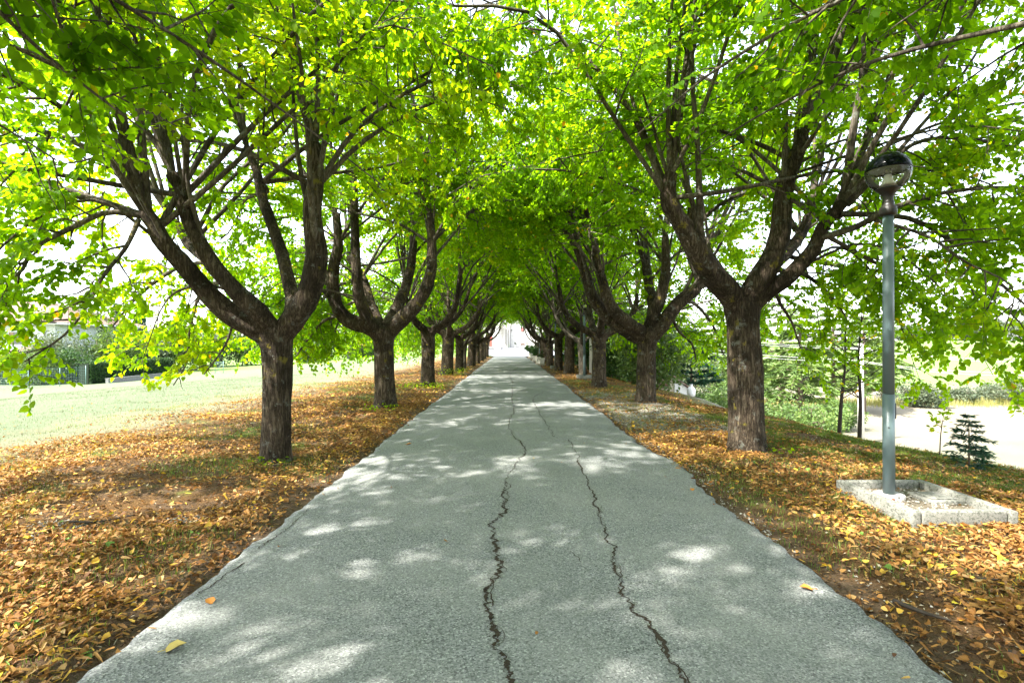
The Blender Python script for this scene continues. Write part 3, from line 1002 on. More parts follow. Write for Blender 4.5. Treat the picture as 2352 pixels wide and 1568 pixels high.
# --- second tree on the left
T3 = Tree(-3.12, 12.7, -1, 303, True, .98, .118)
T3.extra = 11
tr = L4([(885, 942, 12.7, 62), (885, 928, 12.7, 52), (884, 890, 12.7, 45), (883, 830, 12.7, 43), (882, 785, 12.7, 46), (880, 760, 12.7, 58), (880, 742, 12.7, 44)])
limbs = [
    dict(ctrl=L4([(875, 768, 12.7, 42), (845, 750, 12.6, 40), (800, 735, 12.5, 38), (768, 695, 12.4, 36), (762, 630, 12.3, 33), (775, 560, 12.3, 28), (770, 490, 12.3, 24)]), poles=4, side=2,
         droop=[L4([(765, 660, 12.4, 16), (720, 640, 12.2, 13), (690, 690, 12, 10), (690, 760, 11.9, 5)]), L4([(790, 720, 12.5, 14), (740, 740, 12.9, 11), (700, 790, 13.2, 8), (680, 820, 13.3, 4)])]),
    dict(ctrl=L4([(873, 762, 12.6, 34), (845, 735, 12.4, 32), (822, 670, 12.2, 30), (814, 570, 12.1, 26), (811, 450, 12.1, 22), (810, 380, 12.1, 18)]), poles=3, side=2, lean=.25, Lr=(2.4, 4.0)),
    dict(ctrl=L4([(890, 765, 12.7, 40), (920, 735, 12.6, 40), (955, 700, 12.5, 37), (985, 640, 12.4, 32), (990, 560, 12.4, 28), (985, 490, 12.4, 22)]), poles=4, side=3, lean=.4),
    dict(ctrl=L4([(885, 760, 12.9, 34), (905, 720, 13.3, 32), (930, 660, 13.8, 28), (945, 590, 14.2, 24), (950, 520, 14.4, 20)]), poles=3, side=2, lean=.4),
    dict(ctrl=L4([(876, 762, 12.9, 32), (850, 700, 13.4, 28), (830, 640, 13.9, 25), (800, 590, 14.3, 20)]), poles=3, side=1, lean=.45,
         droop=[L4([(830, 640, 13.9, 16), (770, 660, 14.3, 13), (720, 720, 14.6, 9), (700, 800, 14.7, 5)]), L4([(845, 690, 13.5, 14), (800, 700, 14.2, 11), (770, 760, 14.6, 8), (760, 810, 14.7, 4)])]),
]
counts.append(T3.finish('linden_tree', 'second linden on the left, stout lichened trunk with weeds at its foot', TG_L, tr, M['bark'], 1.95, .25, limbs, .45)[1])
# --- second tree on the right
T4 = Tree(3.68, 13.9, 1, 404, True, .98, .118)
T4.extra = 1
tr = L4([(1483, 930, 13.9, 60), (1483, 916, 13.9, 48), (1484, 880, 13.9, 43), (1485, 830, 13.9, 42), (1486, 785, 13.9, 44), (1487, 765, 13.9, 52), (1487, 748, 13.9, 40)])
limbs = [
    dict(ctrl=L4([(1482, 780, 13.9, 38), (1450, 765, 13.8, 38), (1405, 735, 13.7, 36), (1365, 690, 13.6, 33), (1345, 630, 13.5, 30), (1328, 575, 13.5, 24)]), poles=4, side=3, lean=.4),
    dict(ctrl=L4([(1480, 765, 13.8, 32), (1440, 738, 13.5, 32), (1405, 705, 13.3, 30), (1382, 640, 13.2, 27), (1365, 560, 13.2, 22)]), poles=3, side=2, lean=.35),
    dict(ctrl=L4([(1488, 765, 13.9, 34), (1500, 730, 13.8, 32), (1520, 675, 13.7, 30), (1530, 610, 13.7, 26), (1528, 540, 13.7, 20)]), poles=3, side=2, lean=.3),
    dict(ctrl=L4([(1495, 770, 13.9, 40), (1520, 745, 13.8, 40), (1560, 695, 13.7, 36), (1605, 655, 13.6, 32), (1620, 590, 13.6, 24)]), poles=4, side=2, lean=.45,
         droop=[L4([(1590, 670, 13.6, 16), (1650, 650, 14, 13), (1700, 700, 14.4, 9), (1720, 780, 14.5, 4)]), L4([(1570, 690, 13.7, 16), (1600, 700, 14.3, 12), (1640, 750, 14.7, 9), (1660, 810, 14.8, 4)]), L4([(1540, 720, 13.8, 14), (1560, 760, 14.4, 11), (1590, 790, 14.8, 8), (1600, 830, 14.9, 4)])]),
    dict(ctrl=L4([(1490, 765, 14.1, 34), (1500, 710, 14.6, 30), (1490, 650, 15.1, 26), (1480, 590, 15.4, 20)]), poles=3, side=2, lean=.4),
]
counts.append(T4.finish('linden_tree', 'second linden on the right, yellow lichen on its trunk, by the white shed', TG_R, tr, M['bark'], 1.85, .25, limbs, .42)[1])
# --- lindens just behind the camera position whose boughs reach into the picture
T5 = Tree(-3.25, .9, -1, 505, True)
b5 = T5.base
def up5(x, y, z, r): return [x, y, z, r]
limbs = [
    dict(ctrl=[[-3.2, .9, 1.75, .11], [-3.5, 1.2, 2.1, .1], [-4.1, 1.6, 2.6, .085], [-4.4, 1.9, 3.3, .07], [-4.4, 2.0, 3.9, .055]], poles=6, side=3,
         droop=[[[-4.2, 1.7, 2.9, .05], [-4.6, 2.5, 3.7, .04], [-4.3, 3.4, 4.0, .028], [-3.7, 4.2, 3.85, .018], [-3.0, 4.6, 3.55, .006]]]),
    dict(ctrl=[[-3.2, .9, 1.75, .1], [-2.9, 1.1, 2.2, .09], [-2.7, 1.4, 2.9, .08], [-2.8, 1.7, 3.7, .06]], poles=6, side=3,
         droop=[[[-2.8, 1.6, 3.3, .034], [-2.75, 2.6, 3.75, .028], [-2.2, 3.4, 3.62, .02], [-1.55, 4.0, 3.25, .012], [-1.1, 4.35, 2.95, .005]],
                [[-2.8, 1.6, 3.5, .034], [-3.1, 2.6, 3.75, .026], [-2.9, 3.2, 3.4, .018], [-2.45, 3.6, 3.0, .006]],
                [[-3.0, 1.6, 3.2, .034], [-3.6, 2.5, 3.6, .026], [-3.5, 3.1, 3.2, .018], [-3.1, 3.5, 2.85, .006]]]),
    dict(ctrl=[[-3.25, .9, 1.8, .1], [-3.4, .4, 2.3, .09], [-3.7, -.1, 3.1, .07], [-3.8, -.3, 3.8, .05]], poles=6, side=3),
    dict(ctrl=[[-3.25, .9, 1.8, .1], [-4.0, .7, 2.4, .09], [-4.8, .5, 3.2, .08], [-5.2, .4, 4.0, .06]], poles=2, side=2, lean=.5),  # unseen extra limb, added to shade the left foreground
]
counts.append(T5.finish('linden_tree', 'boughs of an off-frame linden hanging in at the top left corner', TG_L, None, M['bark'], 1.75, .2, limbs, .3)[1])
T6 = Tree(3.9, 2.0, 1, 606, True)
limbs = [
    dict(ctrl=[[3.9, 2.0, 2.0, .12], [3.6, 2.3, 2.5, .11], [3.2, 2.6, 3.2, .09], [3.0, 2.8, 4.0, .06]], poles=6, side=3,
         droop=[[[3.1, 2.7, 3.6, .034], [2.5, 3.4, 4.0, .026], [1.7, 4.0, 3.8, .018], [1.1, 4.4, 3.4, .006]],
                [[3.2, 2.7, 3.4, .03], [2.6, 3.6, 3.6, .022], [2.1, 4.2, 3.5, .014], [1.7, 4.6, 3.3, .006]]]),
    dict(ctrl=[[3.9, 2.0, 2.0, .12], [4.3, 2.5, 2.6, .11], [4.6, 3.0, 3.2, .09], [4.7, 3.3, 3.9, .06]], poles=6, side=3,
         droop=[[[4.6, 3.1, 3.6, .04], [4.9, 4.0, 4.3, .03], [4.8, 4.8, 4.4, .02], [4.6, 5.5, 4.2, .008]],
                [[4.6, 3.1, 3.3, .04], [5.4, 3.9, 3.6, .03], [5.9, 4.8, 3.3, .02], [5.9, 5.6, 2.6, .012], [5.75, 5.9, 1.75, .005]]]),
    dict(ctrl=[[3.9, 2.0, 2.0, .1], [4.2, 1.6, 2.7, .09], [4.5, 1.3, 3.4, .07], [4.6, 1.2, 4.0, .05]], poles=6, side=2),
]
counts.append(T6.finish('linden_tree', 'boughs of an off-frame linden hanging in at the top right corner', TG_R, None, M['bark'], 1.95, .22, limbs, .3)[1])

# --- procedural ones: prototypes, then copies
def auto(x, y, side, seed, near, tr_, fork, label, pale=False, ls=1.2, sp=.165, tint=.4):
    T = Tree(x, y, side, seed, near, ls, sp)
    r, n = T.finish('linden_tree', label, TG_L if side < 0 else TG_R, None, M['bark_pale'] if pale else M['bark'], fork, tr_, None, tint)
    counts.append(n)
    return r
PR = [
    auto(-2.97, 18.5, -1, 11, False, .245, 2.05, 'third linden from the camera on the left, wide fork, weeds at its right foot'),
    auto(3.34, 19.2, 1, 12, False, .27, 1.95, 'third linden on the right, thick grey trunk just before the second lamp post'),
    auto(-3.2, 25.8, -1, 13, False, .30, 2.05, 'fourth linden on the left, very broad leaning trunk with a green tuft below'),
    auto(3.08, 26.9, 1, 14, False, .27, 2.2, 'nearly black linden trunk on the right, standing behind the second lamp post'),
    auto(3.5, 24.6, 1, 15, False, .19, 1.75, 'slender pale brown linden trunk right beside the second lamp post', True),
]
spots = [
    (0, -2.85, 28.8, -1, .85, 'slim dark linden, fifth on the left, just behind the broad leaning one'),
    (4, -2.95, 32.2, -1, .85, 'slender pale linden trunk on the left, sixth in the row'),
    (2, -2.75, 36.0, -1, .95, 'linden on the left with a flared sunlit foot, seventh in the row'),
    (1, -2.65, 40.6, -1, .85, 'eighth linden on the left, lighter trunk touching the dark one behind it'),
    (0, -2.6, 45.8, -1, .9, 'ninth linden on the left, dark trunk touching the lighter one before it'),
    (3, -2.65, 51.6, -1, .85, 'last but one linden on the left before the courtyard'),
    (2, -2.75, 58.6, -1, .85, 'last linden on the left, at the edge of the bright courtyard'),
    (0, 2.85, 30.2, 1, .95, 'linden on the right just beyond the black trunk, by the third lamp post'),
    (1, 2.75, 35.4, 1, .9, 'linden on the right standing beside the nearest white planter'),
    (2, 2.75, 39.5, 1, .85, 'linden on the right behind the white planters, second along their row'),
    (0, 2.75, 44.0, 1, .9, 'linden on the right behind the middle white planters'),
    (3, 2.8, 49.6, 1, .9, 'linden on the right next to the farthest lamp post'),
    (4, 2.9, 56.2, 1, .9, 'last linden on the right before the courtyard, leaning in over the drive'),
]
kids = {}
for o in list(bpy.data.objects):
    if o.parent: kids.setdefault(o.parent.name, []).append(o)
def dup(root):
    r = root.copy()
    COL.objects.link(r)
    for ch in kids.get(root.name, []):
        c = ch.copy()
        COL.objects.link(c)
        c.parent = r
    return r
PSIDE = [-1, 1, -1, 1, 1]
def place(k, x, y, side, sc, label):
    r = dup(PR[k])
    flip = PSIDE[k] != side
    r.location = (x, y, float(hz(x, y)) - .03)
    r.rotation_euler = (0, 0, math.pi if flip else 0)
    r.scale = (sc, sc, sc * random.Random(int(y * 10)).uniform(.95, 1.05))
    tag(r, label, 'tree', TG_L if side < 0 else TG_R)
    return r
for k, x, y, side, sc, label in spots: place(k, x, y, side, max(sc, .9), label)
# rows continue behind the camera (they shade the foreground)
place(1, -3.2, -5.2, -1, 1.0, 'linden of the left row behind the photographer')
place(0, -3.2, -11.2, -1, 1.0, 'linden of the left row farther behind the photographer')
place(3, 3.8, -4.0, 1, 1.0, 'linden of the right row behind the photographer')

print('LEAVES', counts)
# ------------------------------------------------------------------ fallen leaves, grass, gravel
rng = np.random.default_rng(77)
def scatter(n, x0, x1, y0, y1, dens):
    x = rng.uniform(x0, x1, n)
    y = rng.uniform(y0, y1, n)
    k = rng.random(n) < dens(x, y)
    return x[k], y[k]
def near_trunk(x, y, r):
    m = np.zeros(len(x), bool)
    for (tx, ty) in ((-3.18, 6.94), (3.65, 7.9), (-3.12, 12.7), (3.68, 13.9), (-2.97, 18.5), (3.34, 19.2)):
        m |= np.hypot(x - tx, y - ty) < r
    return m
def litter_d(x, y):
    ax = np.abs(x)
    lim = np.where(x < 0, 7.2, 6.6)
    d = (.5 * smooth(2.08, 2.14, ax) + .5 * smooth(2.15, 2.5, ax)) * smooth(lim + 1.2, lim - 1.4, ax)
    p = fbm(x * .8 + 5, y * .8 + 3, 0, 3)
    d = d * (.26 + .85 * smooth(.4, .56, p))
    d = np.where((x > 0) & (y < 6.5), d * (.3 + .9 * smooth(2.6, 3.1, ax)) * 1.25, d)
    d = np.where((x > 2.5) & (y < 6.5), np.maximum(d, .6 * smooth(2.5, 2.9, x)), d)
    gr = ((x > 2.2) & (x < 4.6) & (y > 9) & (y < 16.5))
    d = np.where(gr, d * .3, d)
    d = np.where((x > 2.2) & (y > 16.5) & (y < 26), d * .6, d)
    d = np.where((x < -2) & (y > 4), d * (.35 + .65 * smooth(.36, .56, fbm(x * .5 + 70, y * .5 + 33, 0, 3))), d)
    pl = (x > 3.6) & (x < 4.35) & (y > 4.55) & (y < 5.4)
    d = np.where(pl, d * .05, d)
    mossz = (x > 3.5) & (y > 5.55) & (y < 11.5) & (x + (y - 5.5) * .0 > 3.9 - .35 * np.sin(y * 2))
    d = np.where(mossz, d * (.12 + .5 * smooth(.5, .62, fbm(x * 1.2 + 3, y * 1.2 + 3, 0, 2))), d)
    return np.where(near_trunk(x, y, .28), 0, d)
xs, ysl, sz = [], [], []
for (y0, y1, n, sc_) in ((.8, 4.5, 46000, 1.0), (4.5, 9, 46000, 1.0), (9, 15, 30000, 1.15), (15, 26, 19000, 1.4), (26, 60, 14000, 1.9)):
    for sgn in (-1, 1):
        x, y = scatter(n // 2 * 2, *( (-8.5, -2.05) if sgn < 0 else (2.05, 7.8)), y0, y1, litter_d)
        xs.append(x); ysl.append(y); sz.append(np.full(len(x), sc_))
# a thin scatter blown on to the asphalt edges
x, y = scatter(1100, -2.2, 2.2, 1.2, 45, lambda x, y: np.where(np.abs(x) > 1.8, .8, .03))
xs.append(x); ysl.append(y); sz.append(np.full(len(x), .85))
# dry leaves carried out on the mown field
x, y = scatter(5200, -15, -6, 3, 22, lambda x, y: smooth(-14, -6.5, x) * .5)
xs.append(x); ysl.append(y); sz.append(np.full(len(x), .9))
x, y, sz = np.concatenate(xs), np.concatenate(ysl), np.concatenate(sz)
n = len(x)
az = rng.uniform(0, 6.283, n)
Z = unit(np.stack([rng.normal(0, .5, n), rng.normal(0, .5, n), np.ones(n)], 1))
D = np.stack([np.cos(az), np.sin(az), np.zeros(n)], 1)
D = unit(D - Z * (D * Z).sum(1)[:, None])
W = np.cross(Z, D)
ln = rng.uniform(.026, .064, n) * sz
wdt = ln * np.where(rng.random(n) < .58, rng.uniform(.16, .38, n), rng.uniform(.45, .9, n))
ln = ln * np.where(wdt / ln < .38, rng.uniform(.9, 1.45, n), rng.uniform(.6, 1.05, n))
curl = rng.uniform(.2, 4.5, n)
sh = LEAF6 - np.array([.5, 0, 0])
droop = sh[:, 0] ** 2 * 4
zc = sh[:, 2][None, :] * curl[:, None] * 1.2 + (droop[None, :] - .3) * rng.normal(0, .14, n)[:, None]
onroad = np.abs(x) < 2.04
base_z = np.where(onroad, road_z(x, y) + .01, hz(x, y) + .012 + rng.random(n) ** 2 * .035)
V = (np.stack([x, y, base_z], 1)[:, None, :] + ln[:, None, None] * sh[None, :, :1] * D[:, None, :]
     + wdt[:, None, None] * sh[None, :, 1:2] * W[:, None, :] + (wdt[:, None] * zc)[:, :, None] * Z[:, None, :])
tint = np.clip(rng.normal(.56, .24, n) + (fbm(x * 1.5, y * 1.5, 3, 2) - .5) * .5, 0, .93)
odd = rng.random(n)
tint = np.where(odd > .975, rng.uniform(.93, .99, n), tint)
tint = np.where(odd > .993, 1.0, tint)
tag(repeat_mesh('fallen_leaves', V, LEAF6_F, M['litter'], None, tint), kind='stuff')
print('LITTER', n)
# crumbs, leaf fragments and fine twigs matted into the soil
xs, ysl = [], []
def crumb_d(x, y):
    ax = np.abs(x)
    d = smooth(2.0, 2.12, ax) * smooth(np.where(x < 0, 7.6, 6.8) + .6, np.where(x < 0, 7.6, 6.8) - 1.2, ax)
    d = d * (.45 + .55 * smooth(.35, .6, fbm(x * 1.6 + 11, y * 1.6 + 4, 0, 3)))
    d = np.where((x > 3.45) & (x < 4.48) & (y > 4.4) & (y < 5.55), 0, d)
    return np.where(near_trunk(x, y, .26), 0, d)
for (y0, y1, n_) in ((.8, 4, 46000), (4, 8, 36000), (8, 14, 26000)):
    for sgn in (-1, 1):
        x, y = scatter(n_, *((-8.2, -2.0) if sgn < 0 else (2.0, 7.4)), y0, y1, crumb_d)
        xs.append(x); ysl.append(y)
x, y = np.concatenate(xs), np.concatenate(ysl)
n = len(x)
az = rng.uniform(0, 6.283, n)
Z = unit(np.stack([rng.normal(0, .35, n), rng.normal(0, .35, n), np.ones(n)], 1))
D = np.stack([np.cos(az), np.sin(az), np.zeros(n)], 1)
D = unit(D - Z * (D * Z).sum(1)[:, None]); W = np.cross(Z, D)
ln = rng.uniform(.007, .026, n) * (1 + .05 * y)
thin = rng.random(n) < .3
ln = np.where(thin, ln * 2.6, ln)
wdt = np.where(thin, ln * .05, ln * rng.uniform(.25, .8, n))
Q = np.array([[-.5, 0, 0], [0, -.5, .08], [.5, .1, 0], [-.1, .5, .05]])
V = np.stack([x, y, hz(x, y) + .006 + rng.random(n) * .012], 1)[:, None] + ln[:, None, None] * Q[None, :, :1] * D[:, None] + wdt[:, None, None] * Q[None, :, 1:2] * W[:, None] + ln[:, None, None] * Q[None, :, 2:] * Z[:, None]
M['crumbs'] = foliage('leaf_crumbs', [(0, (.02, .012, .008)), (.35, (.06, .033, .016)), (.65, (.15, .085, .035)), (.9, (.3, .2, .1)), (1, (.38, .33, .25))], .1, (1, 1, 1), .8, .1)
tag(repeat_mesh('leaf_crumbs', V, [(0, 1, 2, 3)], M['crumbs'], None, np.clip(rng.normal(.45, .28, n), 0, 1)), kind='stuff')

BL = np.array([[-.5, 0, 0], [.5, 0, 0], [.28, .12, .55], [-.28, .12, .55], [0, .42, 1.0]], float)
def blades(name, x, y, h, wd, mat, tint, lean=1.0, z=None):
    n = len(x)
    az = rng.uniform(0, 6.283, n)
    D = np.stack([np.cos(az), np.sin(az), np.zeros(n)], 1)
    W = np.stack([-np.sin(az), np.cos(az), np.zeros(n)], 1)
    z = hz(x, y) - .005 if z is None else z
    P = np.stack([x, y, z], 1)
    ln = rng.uniform(.3, 1.6, n) * lean
    V = (P[:, None, :] + (wd[:, None] * BL[None, :, 0])[:, :, None] * W[:, None, :] + (h * ln)[:, None, None] * BL[None, :, 1:2] * D[:, None, :]
         + np.stack([0 * BL[None, :, 2] * h[:, None], 0 * BL[None, :, 2] * h[:, None], BL[None, :, 2] * h[:, None]], 2))
    me_polys = [(0, 1, 2, 2), (0, 2, 3, 3)]
    # quads for the lower part, triangle tip: use triangles throughout
    return repeat_mesh(name, V, [(0, 1, 2), (0, 2, 3), (3, 2, 4)], mat, None, tint)
# short grass between the leaves
def grass_d(x, y):
    ax = np.abs(x)
    p = fbm(x * .75 + 21, y * .75 + 13, 0, 3)
    d = smooth(2.1, 2.35, ax) * smooth(.43, .57, p)
    d = np.where((x < -6) & (x > -9), d * .8, d)
    return np.where(near_trunk(x, y, .25), 0, d)
gx_, gy_, gh_ = [], [], []
for (x0, x1, y0, y1, n, h0, h1) in ((-9, -2.1, .8, 7, 42000, .02, .075), (-9, -2.1, 7, 22, 34000, .025, .08), (2.15, 7.5, .8, 7, 30000, .02, .065), (2.15, 8, 7, 22, 26000, .025, .07)):
    x, y = scatter(n, x0, x1, y0, y1, grass_d)
    gx_.append(x); gy_.append(y); gh_.append(rng.uniform(h0, h1, len(x)))
# mown field
x, y = scatter(70000, -26, -6.3, 3, 30, lambda x, y: .35 + .65 * smooth(.4, .6, fbm(x * .3, y * .3, 0, 3)))
M['meadow'] = foliage('meadow_blade', [(0, (.095, .125, .06)), (.5, (.145, .17, .09)), (1, (.23, .215, .13))], .3, (1.1, 1.1, 1.0))
tag(blades('meadow_grass', x, y, rng.uniform(.025, .07, len(x)), rng.uniform(.003, .007, len(x)) * (1 + y * .04), M['meadow'], np.clip(rng.normal(.45, .25, len(x)), 0, 1)), kind='stuff')
x, y, h = np.concatenate(gx_), np.concatenate(gy_), np.concatenate(gh_)
tg = np.clip(rng.normal(.5, .25, len(x)) + .25 * smooth(-5, -10, x), 0, 1)
tag(blades('grass', x, y, h, rng.uniform(.003, .007, len(x)) * (1 + y * .04), M['grass'], tg), kind='stuff')
# moss on the right bank
x, y = scatter(150000, 4.0, 7.2, 4.8, 15, lambda x, y: smooth(.4, .55, fbm(x * 1.1 + 7, y * 1.1 + 2, 0, 3)) * smooth(4.0, 4.6, x) * np.where((x < 4.5) & (y < 5.6), 0, 1))
tag(blades('moss', x, y, rng.uniform(.012, .04, len(x)), rng.uniform(.006, .012, len(x)), M['moss'], np.clip(rng.normal(.5, .25, len(x)), 0, 1), 1.5), kind='stuff')

# gravel along the road edge and on the bare patch
OCT = np.array([[1, 0, 0], [0, 1, 0], [-1, 0, 0], [0, -1, 0], [0, 0, .7], [0, 0, -.7]], float)
OCT_F = [(0, 1, 4), (1, 2, 4), (2, 3, 4), (3, 0, 4), (1, 0, 5), (2, 1, 5), (3, 2, 5), (0, 3, 5)]
gxs, gys = [], []
x, y = scatter(3000, 2.1, 2.75, .8, 9, lambda x, y: smooth(2.7, 2.15, x) * smooth(.4, .6, fbm(x * 2, y * 1.2 + 9, 0, 2)))
gxs.append(x); gys.append(y)
x, y = scatter(26000, 2.2, 4.7, 8.6, 17.5, lambda x, y: smooth(.43, .54, fbm(x * 1.1 + 2, y * .9 + 1, 0, 3)) * smooth(4.7, 3.9, x))
gxs.append(x); gys.append(y)
x, y = scatter(450, 3.62, 4.33, 4.56, 5.4, lambda x, y: x * 0 + .8)
gxs.append(x); gys.append(y)
ngfill = len(x)
for (px, py, rr) in ((430, 1185, .16), (110, 1215, .3)):
    q = at(px, py, 1.6 * 1176 / (py - 788))
    a, r_ = rng.uniform(0, 6.28, 420), np.sqrt(rng.random(420)) * rr
    gxs.append(q[0] + r_ * np.cos(a)); gys.append(q[1] + r_ * np.sin(a) * .8)
x, y = np.concatenate(gxs), np.concatenate(gys)
n = len(x)
s_ = rng.uniform(.005, .013, n) * (1 + .03 * y)
V = OCT[None] * s_[:, None, None] * rng.uniform(.5, 1.3, (n, 6, 1)) * np.array([1, 1, .7])
zg = hz(x, y) + .006
zg = np.where((x > 3.58) & (x < 4.36) & (y > 4.53) & (y < 5.42), float(hz(3.965, 4.975)) + .062, zg)
V = V + rng.normal(0, .25, (n, 6, 3)) * s_[:, None, None] + np.stack([x, y, zg], 1)[:, None, :]
mg, t, o = mat_new('limestone_gravel')
a_ = N(t, 'ShaderNodeAttribute', attribute_name='tint')
principled(t, o, ramp(t, a_.outputs['Fac'], [(0, (.14, .12, .095)), (.5, (.25, .23, .19)), (1, (.42, .40, .36))]), .9)
tag(repeat_mesh('gravel', V, OCT_F, mg, None, rng.random(n)), kind='stuff')

# broken twigs on the verge
def stick(pts, r, label):
    pts = np.array([[a[0], a[1], float(hz(a[0], a[1])) + r + .012] for a in pts])
    mb = MB()
    mb.tube(spline(pts, 12), np.linspace(r, r * .5, 12), 6, 0, .25)
    o = mb.build('fallen_stick', M['twig'], None, loc=pts[0])
    tag(o, label, 'stick', 'sticks fallen on the verge')
stick([(2.55, 2.62), (2.75, 2.42), (2.98, 2.3)], .008, 'thin dark stick lying on bare soil near the bottom right corner')
stick([(2.36, 3.15), (2.42, 3.0), (2.5, 2.9)], .014, 'short thick stick at the right road edge among pale gravel')
stick([(3.1, 3.4), (3.5, 3.28), (3.75, 3.36)], .006, 'long thin stick on leaves left of the kerb surround')
stick([(-3.9, 4.55), (-3.7, 4.6), (-3.45, 4.72)], .012, 'dark bent stick on the left verge near the pale stone patch')
stick([(5.1, 6.2), (5.2, 6.45), (5.35, 6.5)], .007, 'forked pale stick on the mossy bank behind the lamp')
stick([(-3.05, 6.6), (-2.8, 6.72), (-2.55, 6.7)], .009, 'stick lying against the foot of the nearest left linden')

# single leaves on the road
def road_leaf(px, py, size, az, col, label):
    d = 1.6 * 1176 / (py - 788)
    X0 = (px - 1172) / 1176 * d
    mb = MB()
    A = np.array([math.cos(az), math.sin(az), 0])
    B = np.array([-math.sin(az), math.cos(az), 0])
    pts = []
    for q in LEAF:
        u, v_ = q[0] - .5, q[1]
        zz = .02 + .5 * abs(v_) * size * 1.2 + .15 * size * math.sin(u * 4)
        pts.append(A * u * size + B * v_ * size + np.array([0, 0, zz * 1.0 - .012]))
    pts = np.array(pts) + np.array([X0, d, float(road_z(X0, d))])
    mb.add(pts, LEAF_F)
    st = A * -.5 * size
    e = np.array([X0, d, float(road_z(X0, d)) + .012])
    mb.tube([e + st, e + st * 1.5, e + st * 1.9], .0022, 4)
    o = mb.build('fallen_leaf', col, None, loc=e)
    tag(o, label, 'leaf', 'single leaves on the asphalt')
ml1 = simple('yellow_dry_leaf', (.45, .34, .1), .7, .3, 30, .2)
ml2 = simple('orange_dry_leaf', (.42, .17, .03), .7, .3, 30, .2)
road_leaf(408, 1488, .085, .6, ml1, 'crumpled yellow leaf on the asphalt at lower left')
road_leaf(484, 1381, .06, 2.4, ml2, 'small orange leaf on the asphalt at left, beyond the yellow one')
road_leaf(1852, 1354, .07, 2.9, ml2, 'narrow orange leaf on the asphalt near the right edge')
road_leaf(1590, 1126, .05, 1.3, ml2, 'tiny orange leaf on the asphalt near the right road bulge')
road_leaf(940, 1022, .07, .2, ml2, 'orange leaf on the asphalt level with the nearest left trunk')

# ------------------------------------------------------------------ lamp posts
def lamp_post(loc, label, detail=True, h=2.87):
    root = empty('street_lamp', loc)
    tag(root, label, 'street lamp', 'lamp posts along the right side of the drive')
    mb = MB(); mb.tube([[0, 0, .05], [0, 0, 1.085]], .052, 28)
    pl = mb.build('pole', M['paint'], root)
    mb = MB(); mb.tube([[0, 0, 1.088], [0, 0, h]], [.0505, .046], 28)
    mb.build('upper_pole', M['paint'], root)
    if detail:
        mb = MB()
        pr = np.array([[math.cos(a), math.sin(a)] for a in np.linspace(0, 6.283, 25)[:-1]])
        mb.tube([[.042, -.012, .84], [.046, -.012, .85], [.046, -.012, .99], [.042, -.012, 1.0]], [.012, .018, .018, .012], 12)
        mb.build('hatch', M['dark'], pl)
        mb = MB(); mb.tube([[-.03, -.04, .76], [-.033, -.048, .76]], .006, 10)
        mb.build('bolt', M['dark'], pl)
        mb = MB(); mb.box([.057, 0, .17], [.012, .022, .05])
        mb.build('earth_terminal', M['dark'], pl, bevel=.002)
    mb = MB()
    mb.lathe([(.046, h - .01), (.068, h - .005), (.076, h + .02), (.078, h + .05), (.072, h + .056), (.074, h + .075), (.058, h + .085), (.05, h + .12), (.052, h + .13), (.048, h + .138)])
    mb.build('collar', M['bronze'], root)
    mb = MB()
    mb.lathe([(.046, h + .135), (.046, h + .17), (.056, h + .20), (.082, h + .235), (.106, h + .25), (.108, h + .262), (.1, h + .264), (.0, h + .262)])
    mb.build('neck', M['bronze'], root)
    cz, rg = h + .425, .197
    th = np.linspace(-math.pi / 2 + .62, .13, 16)
    mb = MB(); mb.lathe([(rg * math.cos(a), cz + rg * 1.0 * math.sin(a)) for a in th], sides=40)
    mb.build('glass_bowl', M['bowl'], root)
    th = np.linspace(.13, math.pi / 2, 14)
    mb = MB(); mb.lathe([(rg * .965, cz + rg * .95 * math.sin(.13) - .012), (rg * 1.012, cz + rg * .95 * math.sin(.13) - .012)] + [(rg * 1.012 * math.cos(a), cz + rg * 1.0 * math.sin(a)) for a in th], sides=40)
    # inner lining of the cap (painted pale)
    cp = mb.build('cap', M['cap'], root)
    mb = MB(); mb.lathe([(rg * .9, cz + .03), (rg * .5, cz + .06), (.0, cz + .065)], sides=32)
    mb.build('reflector', M['lining'], root)
    mb = MB(); mb.lathe([(.0, h + .266), (.085, h + .268), (.05, h + .33), (.034, h + .375), (.03, h + .4), (.0, h + .4)], sides=24)
    mb.build('lamp_holder', M['white'], root)
    mb = MB(); mb.lathe([(.0, h + .396), (.022, h + .4), (.034, h + .43), (.026, h + .458), (.0, h + .462)], sides=20)
    mb.build('bulb', M['bowl'], root)
    return root
def rounded_ring(rx, z0, z1, sides=40):
    return [(0.0, z0), (rx * .98, z0), (rx, z0 + .01), (rx, z1 - .012), (rx * .97, z1 - .002), (0.0, z1)]
z0 = float(hz(3.77, 5.09))
L1 = lamp_post((3.77, 5.09, z0 + .0), 'tall grey-green lamp post in front, black-capped globe, standing in a concrete kerb surround')
ft = MB(); ft.lathe(rounded_ring(.135, -.03, .10), sides=44)
fo = ft.build('footing', M['footing'], L1)
for (txt, dz, sz_) in (("EN", .066, .026), ("O", .058, .026)):
    cu = bpy.data.curves.new('lettering', 'FONT')
    cu.body = txt
    cu.size = sz_
    cu.extrude = .0008
    cu.align_x = 'LEFT'
    tmp = bpy.data.objects.new('lettering_curve', cu)
    lo = bpy.data.objects.new('lettering', bpy.data.meshes.new_from_object(tmp))
    bpy.data.objects.remove(tmp)
    lo.data.materials.clear()
    COL.objects.link(lo)
    lo.parent = fo
    a = R(-88)
    lo.location = (.1365 * math.cos(a), .1365 * math.sin(a), dz + (.034 if txt == 'EN' else 0))
    lo.rotation_euler = (R(90), R(-90), a + R(90))
    if txt == 'O': lo.location[2] = .086
    lo.data.materials.append(M['ink'])
